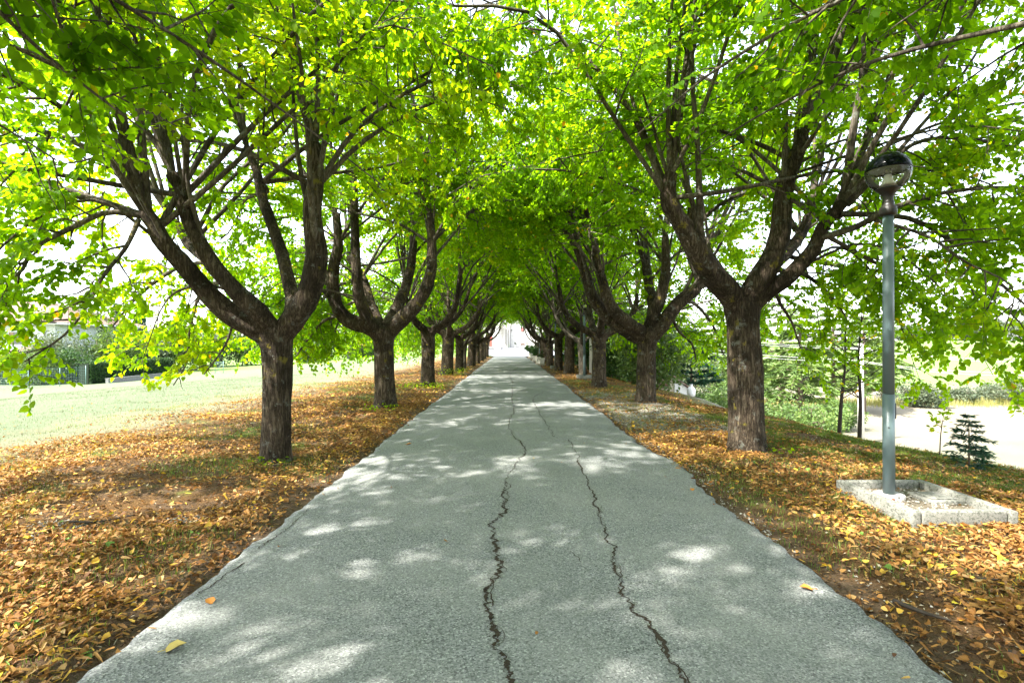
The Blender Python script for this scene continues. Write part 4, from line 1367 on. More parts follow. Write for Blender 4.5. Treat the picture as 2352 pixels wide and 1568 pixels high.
mb = MB(); mb.box([.1355 * math.cos(R(-112)),   .1355 * math.sin(R(-112)), .07], [.024, .003, .03], rz=R(-22))
mb.build('rust_stain', M['rust'], fo)

# kerb surround
def kerb_frame(x0, x1, y0, y1, z, label, group=None):
    root = empty('kerb_surround', ((x0 + x1) / 2, (y0 + y1) / 2, z))
    tag(root, label, 'kerb surround', group)
    cx, cy = (x0 + x1) / 2, (y0 + y1) / 2
    wd, ht = .085, .22
    for (c, s_) in (((x0 + wd / 2 - cx, 0), (wd, y1 - y0, ht)), ((x1 - wd / 2 - cx, 0), (wd, y1 - y0 + .012, ht)),
                    ((0, y0 + wd / 2 - cy), (x1 - x0 - 2 * wd - .012, wd, ht)), ((0, y1 - wd / 2 - cy), (x1 - x0 - 2 * wd - .012, wd, ht))):
        mb = MB()
        # subdivided stone with a worn surface
        nxs = 10 if s_[0] > s_[1] else 2
        nys = 2 if s_[0] > s_[1] else 10
        mb.box((c[0], c[1], .02), s_)
        o = mb.build('kerb_stone', M['kerb'], root, smoothf=True, bevel=.016)
    return root
kf = kerb_frame(3.5, 4.43, 4.45, 5.5, z0, 'pale lichen-spotted concrete kerb surround at the foot of the front lamp post')
fill = MB(); fill.box([0, 0, -.01], [.74, .86, .13])
fill.build('gravel_fill', M['fillsoil'], kf, False)
mb = MB(); mb.box([0, 0, .05], [.33, .33, .1])
cov = mb.build('inspection_cover', M['kerb'], None, bevel=.012)
cov.location = (4.18, 5.03, z0 - .01)
tag(cov, 'square concrete inspection slab inside the kerb surround, right of the lamp post', 'inspection cover')
mb = MB(); mb.box([0, 0, .1045], [.23, .23, .011])
mb.build('lid', M['kerb'], cov, bevel=.004)
sl_ = MB(); sl_.box([3.965, 4.975, z0 + .004], [.73, .85, .02])

for (x, y, lab, kl) in ((3.27, 22.6, 'second lamp post on the right, slim blue-grey pole in front of a pale brown trunk', 'long concrete kerb surround under the second lamp post'),
                    (2.85, 32.4, 'third lamp post on the right, thin pole beside the grey trunk past the black one', 'small concrete kerb surround under the third lamp post'),
                    (2.8, 49.0, 'farthest lamp post on the right, thin pole rising behind the white planters', None)):
    z = float(hz(x, y))
    lamp_post((x, y, z), lab, False)
    if kl: kerb_frame(x - .28, x + .62, y - .5, y + .5, z + .05, kl)

# ------------------------------------------------------------------ planters on the right
def bush_quads(r, c, rad, clumps, per, leaf, clump_r=.35):
    """leaf quads grouped in clumps through an ellipsoid"""
    c, rad = np.asarray(c, float), np.asarray(rad, float)
    u = unit(r.normal(0, 1, (clumps, 3))) * (r.random((clumps, 1)) ** .45)
    cc = c + u * rad
    n = clumps * per
    P = np.repeat(cc, per, 0) + unit(r.normal(0, 1, (n, 3))) * (r.random((n, 1)) ** .5) * rad.min() * clump_r
    D = unit(r.normal(0, 1, (n, 3)) + np.array([0, 0, -.2]))
    U = unit(r.normal(0, .6, (n, 3)) + np.array([0, 0, .7]))
    W = unit(np.cross(U, D))
    U = np.cross(D, W)
    L_ = leaf * r.uniform(.6, 1.35, n)
    Q = np.array([[-.5, 0, 0], [0, -.33, .08], [.55, 0, 0], [0, .33, .08]])
    V = P[:, None, :] + L_[:, None, None] * (Q[None, :, :1] * D[:, None, :] + Q[None, :, 1:2] * W[:, None, :] + Q[None, :, 2:] * U[:, None, :])
    t_ = np.clip(np.repeat(r.normal(.5, .2, clumps), per) + r.normal(0, .14, n), 0, 1)
    return V, t_
QF = [(0, 1, 2, 3)]
pr = np.random.default_rng(9)
for i, (x, y, kind, lab) in enumerate(((2.3, 36.9, 'thuja', 'nearest white square planter on a rough stone block by the right trunk'),
        (2.14, 38.6, None, 'empty white square planter, second from the camera on the right edge'),
        (2.3, 41.0, 'low', 'third white planter on the right, low greenery in it'),
        (2.12, 44.0, 'low', 'fourth white planter on the right, tallest on its stone block'),
        (2.3, 48.0, 'shrub', 'fifth white planter on the right, under a round dark shrub'),
        (2.2, 52.0, 'shrub', 'sixth white planter on the right, under a bushy dark shrub'),
        (2.2, 57.0, 'dark', 'last white planter on the right, at the courtyard corner'))):
    z = float(hz(x, y))
    root = empty('planter', (x, y, z))
    tag(root, lab, 'planter', 'white planters along the right edge of the drive')
    mb = MB()
    mb.box([0, 0, .32], [.28, .28, .34], taper=1.2)
    mb.box([0, 0, .51], [.37, .37, .05])
    mb.build('pot', M['stone'], root, smoothf=False, bevel=.008)
    mb = MB()
    mb.box([-.02, 0, .06], [.42, .36, .17])
    mb.build('stone_block', M['rubble'], root, smoothf=False, bevel=.02)
    if kind:
        pr_ = {'thuja': ((0, 0, .28), (.12, .12, .3), 26, 30, .045), 'low': ((0, 0, .1), (.22, .22, .16), 20, 24, .06),
               'shrub': ((0, 0, .42), (.42, .42, .42), 46, 34, .09), 'dark': ((-.1, 0, .55), (.5, .5, .35), 40, 30, .12)}[kind]
        V, t_ = bush_quads(pr, *pr_)
        nm = {'thuja': 'small upright thuja growing in the nearest white planter', 'low': 'low green plant in the %s white planter' % ('third' if i == 2 else 'fourth'),
              'shrub': 'round dark green shrub in the %s white planter' % ('fifth' if i == 4 else 'sixth'), 'dark': 'dark spreading shrub in the last planter against the bright courtyard'}[kind]
        pe = empty('potted_shrub', (x, y, z + .53))
        tag(pe, nm, 'shrub', 'plants in the white planters')
        repeat_mesh('foliage', V, QF, M['darkleaf'], pe, t_)
        mb = MB(); mb.tube([[0, 0, -.02], [.01, 0, pr_[0][2]]], .015, 6)
        mb.build('stem', M['twig'], pe)

# weeds at the trunk feet
def weeds(x, y, r_, n, h, label):
    a = rng.uniform(0, 6.28, n)
    q = np.sqrt(rng.random(n)) * r_
    px, py = x + q * np.cos(a), y + q * np.sin(a)
    e = empty('weed_tuft', (x, y, float(hz(x, y))))
    tag(e, label, 'weeds', 'weeds at the feet of the lindens')
    n2 = len(px)
    D = unit(rng.normal(0, 1, (n2, 3)) * np.array([1, 1, .35]))
    U = unit(np.array([0, 0, 1.0]) + rng.normal(0, .4, (n2, 3)))
    W = unit(np.cross(U, D)); U = np.cross(D, W)
    sz2 = rng.uniform(.03, .075, n2)
    P = np.stack([px - x, py - y, hz(px, py) - float(hz(x, y)) + rng.random(n2) * h], 1)
    V = P[:, None, :] + sz2[:, None, None] * (LEAF6[None, :, :1] * D[:, None] + LEAF6[None, :, 1:2] * W[:, None] * .8 + LEAF6[None, :, 2:] * U[:, None])
    repeat_mesh('weed_leaves', V, LEAF6_F, M['leaf'], e, np.clip(rng.normal(.7, .15, n2), 0, .9))
    mb = MB()
    for k in range(10):
        p = P[rng.integers(n2)]
        mb.tube([[p[0], p[1], p[2] - p[2]], p], .003, 3, cap=False)
    tag(mb.build('weed_stems', M['grass'], e), kind='stuff')
weeds(-3.05, 12.25, .45, 130, .14, 'bright grassy weeds at the foot of the second left linden')
weeds(-2.7, 18.1, .4, 150, .2, 'leafy weeds at the right foot of the third left linden')
weeds(-3.5, 18.2, .55, 160, .15, 'green weeds left of the third left linden')
weeds(-2.9, 25.2, .7, 220, .35, 'yellow-green tuft at the foot of the broad leaning left trunk')
weeds(-2.75, 28.3, .5, 120, .25, 'small weeds by the fifth left linden')
weeds(-3.15, 6.72, .25, 26, .08, 'few green shoots at the foot of the nearest left linden')
weeds(3.95, 7.6, .28, 24, .1, 'few pale shoots at the right foot of the nearest right linden')
weeds(-2.5, 59.5, .6, 120, .4, 'weeds at the courtyard corner by the last left linden')

# ------------------------------------------------------------------ background vegetation
bgid = [0]
def bg_tree(name, label, cat, x, y, h, rad, mat, leaf, clumps, per, trunk_r=.14, group=None, zc=None, stems=1, z=None, clump_r=.35):
    bgid[0] += 1
    r = np.random.default_rng(4000 + bgid[0])
    z = float(hz(x, y)) if z is None else z
    root = empty(name, (x, y, z))
    tag(root, label, cat, group)
    zc = zc if zc is not None else h - rad[2]
    mb = MB()
    for k in range(stems):
        o = r.normal(0, .12 * rad[0] * (stems > 1), 2)
        base = np.array([o[0], o[1], -.1])
        top = np.array([o[0] * 2 + r.normal(0, .1), o[1] * 2, zc + rad[2] * .5])
        mb.tube(spline(np.array([base, (base + top) / 2 + r.normal(0, .06, 3), top]), 8), np.linspace(trunk_r, trunk_r * .3, 8), 7, 0, .2)
        for q in range(5):
            f = r.uniform(.35, .9)
            p = base + (top - base) * f
            e = np.array([0, 0, zc]) + unit(r.normal(0, 1, 3)) * np.array(rad) * .75
            mb.tube(spline(np.array([p, (p + e) / 2 + [0, 0, .1], e]), 6), np.linspace(trunk_r * .4, .01, 6), 5, 0)
    mb.build('trunk', M['bgtrunk'], root)
    V, t_ = bush_quads(r, (0, 0, zc), rad, clumps, per, leaf, clump_r)
    repeat_mesh('crown', V, QF, mat, root, t_)
    return root
def conifer(name, label, x, y, h, rad, mat, leaf, whorls, per, trunk_r=.1, group=None, droop=-.25, z=None, low=.12, nb=7, density=16, cone=.85):
    bgid[0] += 1
    r = np.random.default_rng(5000 + bgid[0])
    z = float(hz(x, y)) if z is None else z
    root = empty(name, (x, y, z))
    tag(root, label, 'conifer', group)
    mb = MB()
    mb.tube([[0, 0, -.1], [.03 * h * .1, 0, h * .5], [0, 0, h]], [trunk_r, trunk_r * .7, trunk_r * .08], 8, 0, .15)
    VV, TT = [], []
    for k in range(whorls):
        f = low + (1 - low) * (k + r.uniform(-.2, .2)) / whorls
        f = min(max(f, low), .985)
        R_ = rad * (1 - f) ** cone * r.uniform(.75, 1.1) + rad * .05
        for b in range(nb):
            az = r.uniform(0, 6.283)
            L_ = R_ * r.uniform(.6, 1.05)
            d = np.array([math.cos(az), math.sin(az), 0])
            p0 = np.array([0, 0, f * h])
            p1 = p0 + d * L_ * .55 + [0, 0, L_ * .10]
            p2 = p0 + d * L_ + [0, 0, L_ * droop + r.normal(0, .04) * L_]
            Q = spline(np.array([p0, p1, p2]), 8)
            mb.tube(Q, np.linspace(trunk_r * .2, trunk_r * .04, 8), 4, 0, cap=False)
            n = max(4, int(density * L_ / rad) + 3)
            u = r.uniform(.2, 1, n)
            ii = (u * 6.99).astype(int)
            P = Q[ii] + (Q[np.minimum(ii + 1, 7)] - Q[ii]) * (u * 6.99 - ii)[:, None]
            sd = r.choice([-1, 1], n) * r.uniform(.3, 1.1, n)
            T = unit(Q[-1] - Q[0])
            S_ = np.array([-d[1], d[0], 0])
            D = unit(T[None] * np.cos(sd)[:, None] + S_[None] * np.sin(sd)[:, None] + r.normal(0, .25, (n, 3)))
            U = unit(np.array([0, 0, 1.0]) + r.normal(0, .35, (n, 3)))
            W = unit(np.cross(U, D)); U = np.cross(D, W)
            LL = leaf * r.uniform(.6, 1.4, n)
            Qd = np.array([[0, 0, 0], [.5, -.14, .05], [1.05, 0, -.12], [.5, .14, .05]])
            VV.append(P[:, None] + LL[:, None, None] * (Qd[None, :, :1] * D[:, None] + Qd[None, :, 1:2] * W[:, None] + Qd[None, :, 2:] * U[:, None]))
            TT.append(np.clip(r.normal(.5, .2) + r.normal(0, .15, n), 0, 1))
    mb.build('trunk', M['bgtrunk'], root)
    repeat_mesh('crown', np.concatenate(VV), QF, mat, root, np.concatenate(TT))
    return root
def X(px, d): return (px - 1172) / 1176 * d

# right side: pines and cedars below the bank
conifer('pine_tree', 'dark blue-green pine with layered boughs behind the white shed', X(1588, 31), 31, 5.0, 2.2, M['pineleaf'], .3, 10, 0, .09, 'conifers below the right bank', .14, None, .3, 8, 130, .5)
for (px, d, h, rd, lab) in ((1705, 40, 9.5, 3.4, 'pale cedar whose crown shows just left of the nearest right trunk'), (1795, 44, 10.5, 3.8, 'tall pale cedar right behind the nearest right trunk'),
        (1838, 37, 8.8, 3.3, 'pale green cedar with a bare pinkish trunk right of the nearest right linden'), (1915, 46, 11, 4.0, 'tall pale cedar behind the left one of two dark saplings'),
        (1985, 43, 9.2, 3.2, 'pale cedar behind the white utility pole'), (2030, 55, 9.5, 3.4, 'cedar seen faintly beside the lamp post'), (1640, 48, 10, 3.6, 'tall pale cedar behind the pine'),
        (1560, 55, 11, 4, 'tall cedar rising behind the white shed')):
    conifer('cedar_tree', lab, X(px, d), d, h, rd, M['cedarleaf'], .42, 14, 0, .2, 'conifers below the right bank', -.12, None, .2, 10, 75, .65)
bs = [(1500, 33, 2.6, (1.7, 1.5, 1.4), 'bgleaf', 'mid green bush left of the white shed'), (1640, 36, 2.6, (1.8, 1.5, 1.3), 'bgleaf', 'dark leafy bush right of the pine'),
      (1680, 33, 3.0, (1.6, 1.5, 1.5), 'cedarleaf', 'light yellow-green bush left of the nearest right trunk'), (1785, 33, 2.4, (1.7, 1.4, 1.1), 'bgleaf', 'light green bush just right of the nearest right trunk'),
      (1860, 31, 3.0, (2.2, 1.6, 1.4), 'cedarleaf', 'low sunlit bush below the pink cedar trunk'), (1920, 35, 2.4, (1.7, 1.4, 1.2), 'bgleaf', 'green bush behind the two dark saplings'), 
      (1560, 42, 5.0, (2.6, 2, 2.6), 'greyleaf', 'grey-green tree behind the shed roof'), (1520, 48, 7.0, (3.0, 2.4, 3.4), 'bgleaf', 'tall leafy tree behind the shed and pine'), (1630, 44, 6.0, (2.8, 2.4, 3), 'greyleaf', 'grey-green tree behind the pine top')]
for (px, d, h, rd, mt, lab) in bs:
    bg_tree('bush', lab, 'bush', X(px, d), d, h * .85, (rd[0] * 1.1, rd[1], rd[2] * .9), M[mt], .17, 95, 30, .07, 'bushes below the right bank', None, 3, None, .42)
# dark undergrowth behind the right row
for i, (xx, yy, h, lab) in enumerate(((6.4, 23.5, 3.4, 'dark undergrowth bush right of the thick third trunk'), (6.0, 27.5, 4.0, 'dense dark bush behind the second lamp post'), (6.9, 29.5, 3.6, 'dense dark bush far right of the second lamp'),
        (5.6, 32.5, 3.6, 'dark shrub between the black trunk and the next one'), (6.8, 37, 4.4, 'dark shrub behind the white planters'), (5.6, 43.5, 4.2, 'dark tall shrub farther along behind the planters'), (10.2, 36.0, 4.6, 'tall dark shrub to the left of the shed'))):
    bg_tree('undergrowth_shrub', lab, 'shrub', xx, yy, h + 1.2, (1.5, 1.9, h * .52), M['darkleaf' if i % 2 else 'bgleaf'], .17, 190, 44, .05, 'undergrowth behind the right row', h * .5, 4, None, .5)
# shrub band and ridge trees on the far right
for (px, d, rd, lab) in ((2095, 48, (3.2, 1.6, 1.1), 'broad green bush at the field edge right of the lamp post'), (2135, 47, (1.8, 1.3, .9), 'small bush with pale dry stems at the field edge'), (2215, 50, (1.2, 1, .8), 'tiny bush in the middle of the field edge strip'),
        (2330, 49, (3.0, 1.6, 1.2), 'rounded green bush at the right frame edge, field edge strip'), (2280, 52, (1.6, 1.2, .8), 'small bush left of the rounded one on the field edge')):
    bg_tree('field_bush', lab, 'bush', X(px, d), d, rd[2] * 2, rd, M['greyleaf'], .2, 90, 26, .04, 'bushes on the field edge', None, 3, None, .5)
for (px, d, h, rd, lab) in ((2085, 205, 7.5, (6.5, 4, 3.6), 'pale tree on the ridge just right of the lamp post'), (2120, 215, 5, (4, 3, 2.4), 'small pale tree on the ridge right of the lamp'), (2185, 205, 8.5, (6, 4, 4), 'spreading pale tree in the middle of the ridge'), (2215, 206, 9.6, (6, 4, 4.6), 'tallest pale tree on the ridge'),
        (2285, 200, 9, (8, 4, 4), 'broad pale tree on the ridge toward the right edge'), (2345, 200, 8.5, (7, 4, 4), 'pale tree on the ridge at the right frame edge'), (2240, 215, 3.4, (4, 3, 1.6), 'low bush on the ridge between two trees'), (2155, 212, 2.6, (3, 2, 1.2), 'low reddish bush on the ridge')):
    bg_tree('ridge_tree', lab, 'tree', X(px, d), d, h, rd, M['greyleaf'], .75, 90, 26, .3, 'trees on the far ridge', None, 1, None, .45)
# dry grass strip along the field edge
x = rng.uniform(24, 62, 9000); y = 50 + rng.normal(0, 1.2, 9000) + (x - 40) * -.03
tag(blades('dry_grass', x, y, rng.uniform(.25, .8, 9000), rng.uniform(.02, .05, 9000), M['grass'], rng.uniform(.75, 1, 9000), .6), kind='stuff')

# two dark saplings and a young fir on the bank crest
def sapling(px, d, pts, r0, nb, leaves, label, seed, leafsc=1.0):
    r = np.random.default_rng(seed)
    x0, y0 = X(px, d), d
    z = float(hz(x0, y0)) - .03
    root = empty('sapling', (x0, y0, z))
    tag(root, label, 'sapling', 'saplings on the right bank')
    A = np.array([[at(p, q, d)[0] - x0, 0, at(p, q, d)[2] - z] for (p, q) in pts])
    A[0] = [0, 0, -.05]
    Q = spline(A, 20)
    mb = MB()
    mb.tube(Q, np.linspace(r0, r0 * .15, 20), 8, 0, .15)
    P, D = [], []
    for k in range(nb):
        f = r.uniform(.28, .97)
        p = Q[int(f * 19)]
        az = r.uniform(0, 6.283)
        d_ = unit(np.array([math.cos(az), math.sin(az) * .7, r.uniform(.25, .9)]))
        L_ = (1.15 - f) * r.uniform(.6, 1.2) * (A[-1][2]) * .42
        B = np.array([p, p + d_ * L_ * .5, p + d_ * L_ + [0, 0, -.05 * L_]])
        B = spline(B, 7)
        mb.tube(B, np.linspace(r0 * .3, .003, 7), 4, 0, cap=False)
        for q in range(leaves):
            P.append(B[r.integers(2, 7)] + r.normal(0, .03, 3)); D.append(d_)
    mb.build('stem', M['twig'], root)
    P, D = np.array(P), unit(np.array(D) + r.normal(0, .6, (len(P), 3)))
    U = unit(np.array([0, 0, 1.0]) + r.normal(0, .4, P.shape))
    W = unit(np.cross(U, D)); U = np.cross(D, W)
    s_ = r.uniform(.05, .09, len(P)) * leafsc
    V = P[:, None] + s_[:, None, None] * (LEAF6[None, :, :1] * D[:, None] + LEAF6[None, :, 1:2] * W[:, None] + LEAF6[None, :, 2:] * U[:, None])
    repeat_mesh('foliage', V, LEAF6_F, M['leaf'], root, np.clip(r.normal(.75, .15, len(P)), 0, 1))
sapling(1928, 11.0, [(1928, 985), (1934, 920), (1942, 850), (1944, 760), (1950, 650)], .042, 16, 6, 'left one of two thin dark saplings, left of the white utility pole', 61)
sapling(1975, 10.4, [(1975, 995), (1978, 920), (1974, 840), (1978, 760), (1990, 640)], .04, 18, 4, 'right one of two thin dark saplings, by the white utility pole', 62)
sapling(2160, 8.2, [(2160, 1040), (2163, 1000), (2168, 965), (2172, 940)], .01, 9, 5, 'knee-high leafy sapling left of the small fir', 63)
conifer('young_fir', 'small dark young fir on the bank edge at right', X(2228, 7.3), 7.3, .78, .36, M['pineleaf'], .07, 11, 0, .014, 'conifers below the right bank', .04, None, .02, 9, 34, .8)

# utility pole and cables
pz = -3.9
px_, py_ = X(1979, 30), 30
root = empty('utility_pole', (px_, py_, float(hz(px_, py_))))
tag(root, 'white concrete utility pole below the right bank', 'utility pole')
ht = 1.6 - (800 - 788) / 1176 * 30 - float(hz(px_, py_))
mb = MB(); mb.tube([[0, 0, -.2], [0, 0, ht + .3]], [.19, .13], 14)
mb.build('pole', M['pole_concrete'], root)
mb = MB(); mb.box([0, 0, ht], [1.1, .08, .08])
mb.build('crossarm', M['cable'], root)
root2 = empty('utility_pole', (X(1360, 27), 27, float(hz(X(1360, 27), 27))))
tag(root2, 'grey concrete pole rising behind the second lamp post', 'utility pole')
mb = MB(); mb.tube([[0, 0, -.2], [0, 0, 4.4]], [.15, .12], 14)
mb.build('pole', M['pole_concrete'], root2)
mb = MB(); mb.lathe([(.125, 4.4), (.125, 4.46), (0, 4.48)], sides=14)
mb.build('pole_cap', M['pole_concrete'], root2)
for i, (yl, ym, yr) in enumerate(((748, 799, 818), (756, 802, 826), (772, 828, 850), (782, 833, 858))):
    a, b, c_ = at(1440, yl, 46), at(1979 + (i % 2) * 14, ym, 30), at(2480, yr, 27)
    def sag(p, q): return [p + (q - p) * u + np.array([0, 0, -.35 * 4 * u * (1 - u)]) for u in np.linspace(0, 1, 12)]
    mb = MB(); mb.tube(sag(a, b) + sag(b, c_)[1:], .008, 5)
    tag(mb.build('overhead_cable', M['cable']), 'pale cable strung from the utility pole across the right field', 'cable', 'cables on the utility pole')

# shed below the bank
def prism_roof(mb, x0, x1, y0, y1, zl, zr, th, mat=0):
    V = [(x0, y0, zl), (x1, y0, zr), (x1, y1, zr), (x0, y1, zl), (x0, y0, zl + th), (x1, y0, zr + th), (x1, y1, zr + th), (x0, y1, zl + th)]
    mb.add(V, [(3, 2, 1, 0), (4, 5, 6, 7), (0, 1, 5, 4), (1, 2, 6, 5), (2, 3, 7, 6), (3, 0, 4, 7)], mat)
sd = 27.0
sxl, sxm, sxr = X(1500, sd), X(1549, sd), X(1582, sd)
sz0 = float(hz(sxm, sd)) - 1.0
root = empty('shed', (sxm, sd, sz0))
tag(root, 'small white shed with sloping tiled roof below the bank, behind the second right linden', 'shed')
zt = 1.6 - (868 - 788) / 1176 * sd - sz0
zt2 = 1.6 - (893 - 788) / 1176 * (sd) - sz0
mb = MB()
mb.box([(sxl - sxm) / 2, .9, (zt) / 2], [sxm - sxl, 1.8, zt])
mb.build('tan_wall', M['plaster_tan'], root, False)
mb = MB()
wR = sxr - sxm
mb.add([(0.004, -.06, 0), (wR, -.06, 0), (wR, 1.8, 0), (0.004, 1.8, 0), (0.004, -.06, zt - .03), (wR, -.06, zt2), (wR, 1.8, zt2), (0.004, 1.8, zt - .03)], [(3, 2, 1, 0), (4, 5, 6, 7), (0, 1, 5, 4), (1, 2, 6, 5), (2, 3, 7, 6), (3, 0, 4, 7)])
mb.build('white_wall', M['plaster'], root, False)
mb = MB()
prism_roof(mb, -.02, wR + .12, -.2, 2.0, zt, zt2 - .01, .07)
mb.build('roof', M['tiles'], root, False)
mb = MB()
prism_roof(mb, sxl - sxm - .1, -.03, -.12, 2.0, zt + .02, zt + .02, .05)
for k in range(9):
    mb.tube([[sxl - sxm + .06 + k * .13, -.16, zt + .075], [sxl - sxm + .06 + k * .13, .4, zt + .085]], .045, 8)
mb.build('tile_row', M['tiles'], root, True)
mb = MB(); mb.box([(sxl - sxm) * .52, -.01, zt - .32], [.6, .03, .44])
mb.build('window', M['wood_dark'], root, False)
# white ball-shaped thing by the shed: a plastic tank
mb = MB(); mb.lathe([(0, 0), (.16, .02), (.2, .15), (.2, .36), (.13, .46), (.07, .5), (.07, .56), (0, .57)], sides=20)
tk = mb.build('water_tank', M['white'])
tk.location = (X(1588, 25), 25, float(hz(X(1588, 25), 25)) + .15)
mb2 = MB(); mb2.lathe([(0, .57), (.08, .57), (.08, .6), (0, .605)], sides=16)
mb2.build('tank_lid', M['white'], tk)
tag(tk, 'small white plastic tank at the right end of the shed', 'tank')

# ------------------------------------------------------------------ left background
hx = X(130, 60)
gz = float(hz(hx - 4, 62))
root = empty('house', (hx, 60, gz))
tag(root, 'pale green two-storey house with tiled hip roof at the left edge', 'house')
ez = 1.6 + 47 / 1176 * 60 - gz
mb = MB(); mb.box([-9, 6, ez / 2], [18, 12, ez])
mb.build('wall', M['plaster_green'], root, False)
mb = MB()
ov = 1.4
b0 = [(-18 - ov, -ov, ez), (ov, -ov, ez), (ov, 12 + ov, ez), (-18 - ov, 12 + ov, ez)]
rz_ = ez + 2.9
mb.add(b0 + [(-6.2, 6, rz_), (-11.8, 6, rz_)], [(0, 1, 4, 5), (1, 2, 4), (2, 3, 5, 4), (3, 0, 5)])
rf = mb.build('roof', M['tiles'], root, False)
mb = MB(); mb.box([-9, 6, ez - .12], [18 + 2 * ov - .1, 12 + 2 * ov - .1, .2])
mb.build('soffit', M['white'], rf, False)
mb = MB()
mb.tube([[-18 - ov, -ov - .06, ez - .02], [ov, -ov - .06, ez - .02]], .09, 8)
mb.tube([[.0 - .9, -ov - .02, ez - .05], [-.9, -ov + .1, ez - .45], [-1.1, -.12, ez - .85], [-1.1, -.1, .2]], .06, 8)
mb.build('gutter', M['bronze'], rf)
for (wx, wz) in ((-4.3, ez - 1.8), (-9.0, ez - 1.8), (-4.3, 1.4)):
    mb = MB(); mb.box([wx, -.02, wz], [1.0, .1, 1.4])
    wdw = mb.build('window', M['glass_dark'], root, False)
    for sgn in (-1, 1):
        mb = MB()
        for k in range(10): mb.box([wx + sgn * .78, -.05, wz - .63 + k * .14], [.52, .04, .15 if k % 2 else .13], taper=.99)
        mb.build('shutter', M['shutter'], wdw, False)
mb = MB()
mb.add([(-3.5, -3.2, 2.55), (-1.6, -3.2, 2.55), (-1.6, -.02, 3.3), (-3.5, -.02, 3.3), (-3.5, -3.2, 2.75), (-1.6, -3.2, 2.75), (-1.6, -.02, 3.5), (-3.5, -.02, 3.5)], [(3, 2, 1, 0), (4, 5, 6, 7), (0, 1, 5, 4), (1, 2, 6, 5), (2, 3, 7, 6), (3, 0, 4, 7)])
pr2 = mb.build('porch_roof', M['tiles'], root, False)
mb = MB(); mb.box([-3.4, -3.05, 1.27], [.16, .16, 2.55]); mb.box([-1.7, -3.05, 1.27], [.16, .16, 2.55])
mb.build('porch_posts', M['white'], pr2, False)

# wire fence
root = empty('wire_fence', (X(70, 43), 43, float(hz(X(70, 43), 43))))
tag(root, 'green wire mesh fence in front of dark shrubs at the left edge', 'fence')
bx, by, bz = root.location
posts = [(-60, 42.0), (69, 43.0), (141, 44.0), (200, 45.2)]
for (p, d) in posts:
    xx = X(p, d); zz = float(hz(xx, d))
    mb = MB(); mb.tube([[xx - bx, d - by, zz - bz - .1], [xx - bx, d - by, zz - bz + 1.72]], .028, 8)
    mb.build('fence_post', M['wire'], root)
mb = MB()
for (p, d), (p2, d2) in zip(posts[:-1], posts[1:]):
    a = np.array([X(p, d) - bx, d - by, float(hz(X(p, d), d)) - bz]); b = np.array([X(p2, d2) - bx, d2 - by, float(hz(X(p2, d2), d2)) - bz])
    ln_ = np.linalg.norm(b - a)
    for k in range(int(ln_ / .11)):
        q = a + (b - a) * k * .11 / ln_
        mb.tube([q, q + [0, 0, 1.65]], .0045, 3, cap=False)
    for k in range(12):
        mb.tube([a + [0, 0, .05 + k * .145], b + [0, 0, .05 + k * .145]], .0045, 3, cap=False)
mb.build('mesh_panel', M['wire'], root)
# hedge on its low wall
def hedge(name, pa, pb, h, wd, label, seed, mat='darkleaf', leaf=.13, dens=330):
    r = np.random.default_rng(seed)
    a, b = np.array(pa, float), np.array(pb, float)
    L_ = np.linalg.norm(b - a)
    root = empty(name, (a[0], a[1], float(hz(*a))))
    tag(root, label, 'hedge')
    n = int(dens * L_ * h)
    u = r.random(n)
    f = unit(b - a); s_ = np.array([-f[1], f[0]])
    face = r.random(n)
    w_ = np.where(face < .7, -wd / 2, r.uniform(-wd / 2, wd / 2, n)) + r.normal(0, .05, n)
    zz = np.where(face < .7, r.random(n) * h, h) + r.normal(0, .05, n)
    xy = a + np.outer(u, b - a) + np.outer(w_, s_)
    P = np.stack([xy[:, 0], xy[:, 1], hz(xy[:, 0], xy[:, 1]) + zz], 1) - np.array(root.location)
    D = unit(r.normal(0, 1, (n, 3))); U = unit(r.normal(0, 1, (n, 3)))
    W = unit(np.cross(U, D)); U = np.cross(D, W)
    LL = leaf * r.uniform(.6, 1.4, n)
    Q = np.array([[-.5, 0, 0], [0, -.3, .08], [.55, 0, 0], [0, .3, .08]])
    V = P[:, None] + LL[:, None, None] * (Q[None, :, :1] * D[:, None] + Q[None, :, 1:2] * W[:, None] + Q[None, :, 2:] * U[:, None])
    repeat_mesh('foliage', V, QF, M[mat], root, np.clip(r.normal(.5, .25, n), 0, 1))
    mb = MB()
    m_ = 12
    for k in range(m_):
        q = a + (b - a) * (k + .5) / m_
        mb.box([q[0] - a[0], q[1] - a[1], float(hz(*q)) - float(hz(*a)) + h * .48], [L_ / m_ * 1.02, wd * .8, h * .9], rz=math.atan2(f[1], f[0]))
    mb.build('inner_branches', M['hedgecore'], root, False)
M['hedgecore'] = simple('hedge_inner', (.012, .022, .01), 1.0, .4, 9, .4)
hedge('clipped_hedge', (X(196, 46), 46), (X(392, 58), 58), 2.0, 1.0, 'dark clipped hedge along the far left side of the field', 31)
hedge('clipped_hedge', (X(800, 78), 78), (X(905, 84), 84), 1.9, 1.0, 'pale hedge across the field, seen right of the second left trunk', 32, 'bgleaf', .2, 160)
a, b = np.array([X(268, 47.5), 47.5]), np.array([X(395, 56), 56])
mb = MB()
f = unit(b - a)
mid = (a + b) / 2
mb.box([0, 0, .1], [np.linalg.norm(b - a), .25, .55], rz=math.atan2(f[1], f[0]))
mb.box([0, 0, .40], [np.linalg.norm(b - a) + .04, .32, .06], rz=math.atan2(f[1], f[0]))
lw = mb.build('low_wall', M['lowwall'], None, False)
lw.location = (mid[0], mid[1] - 1.0, float(hz(*mid)))
tag(lw, 'low pale concrete wall running below the dark clipped hedge', 'wall')
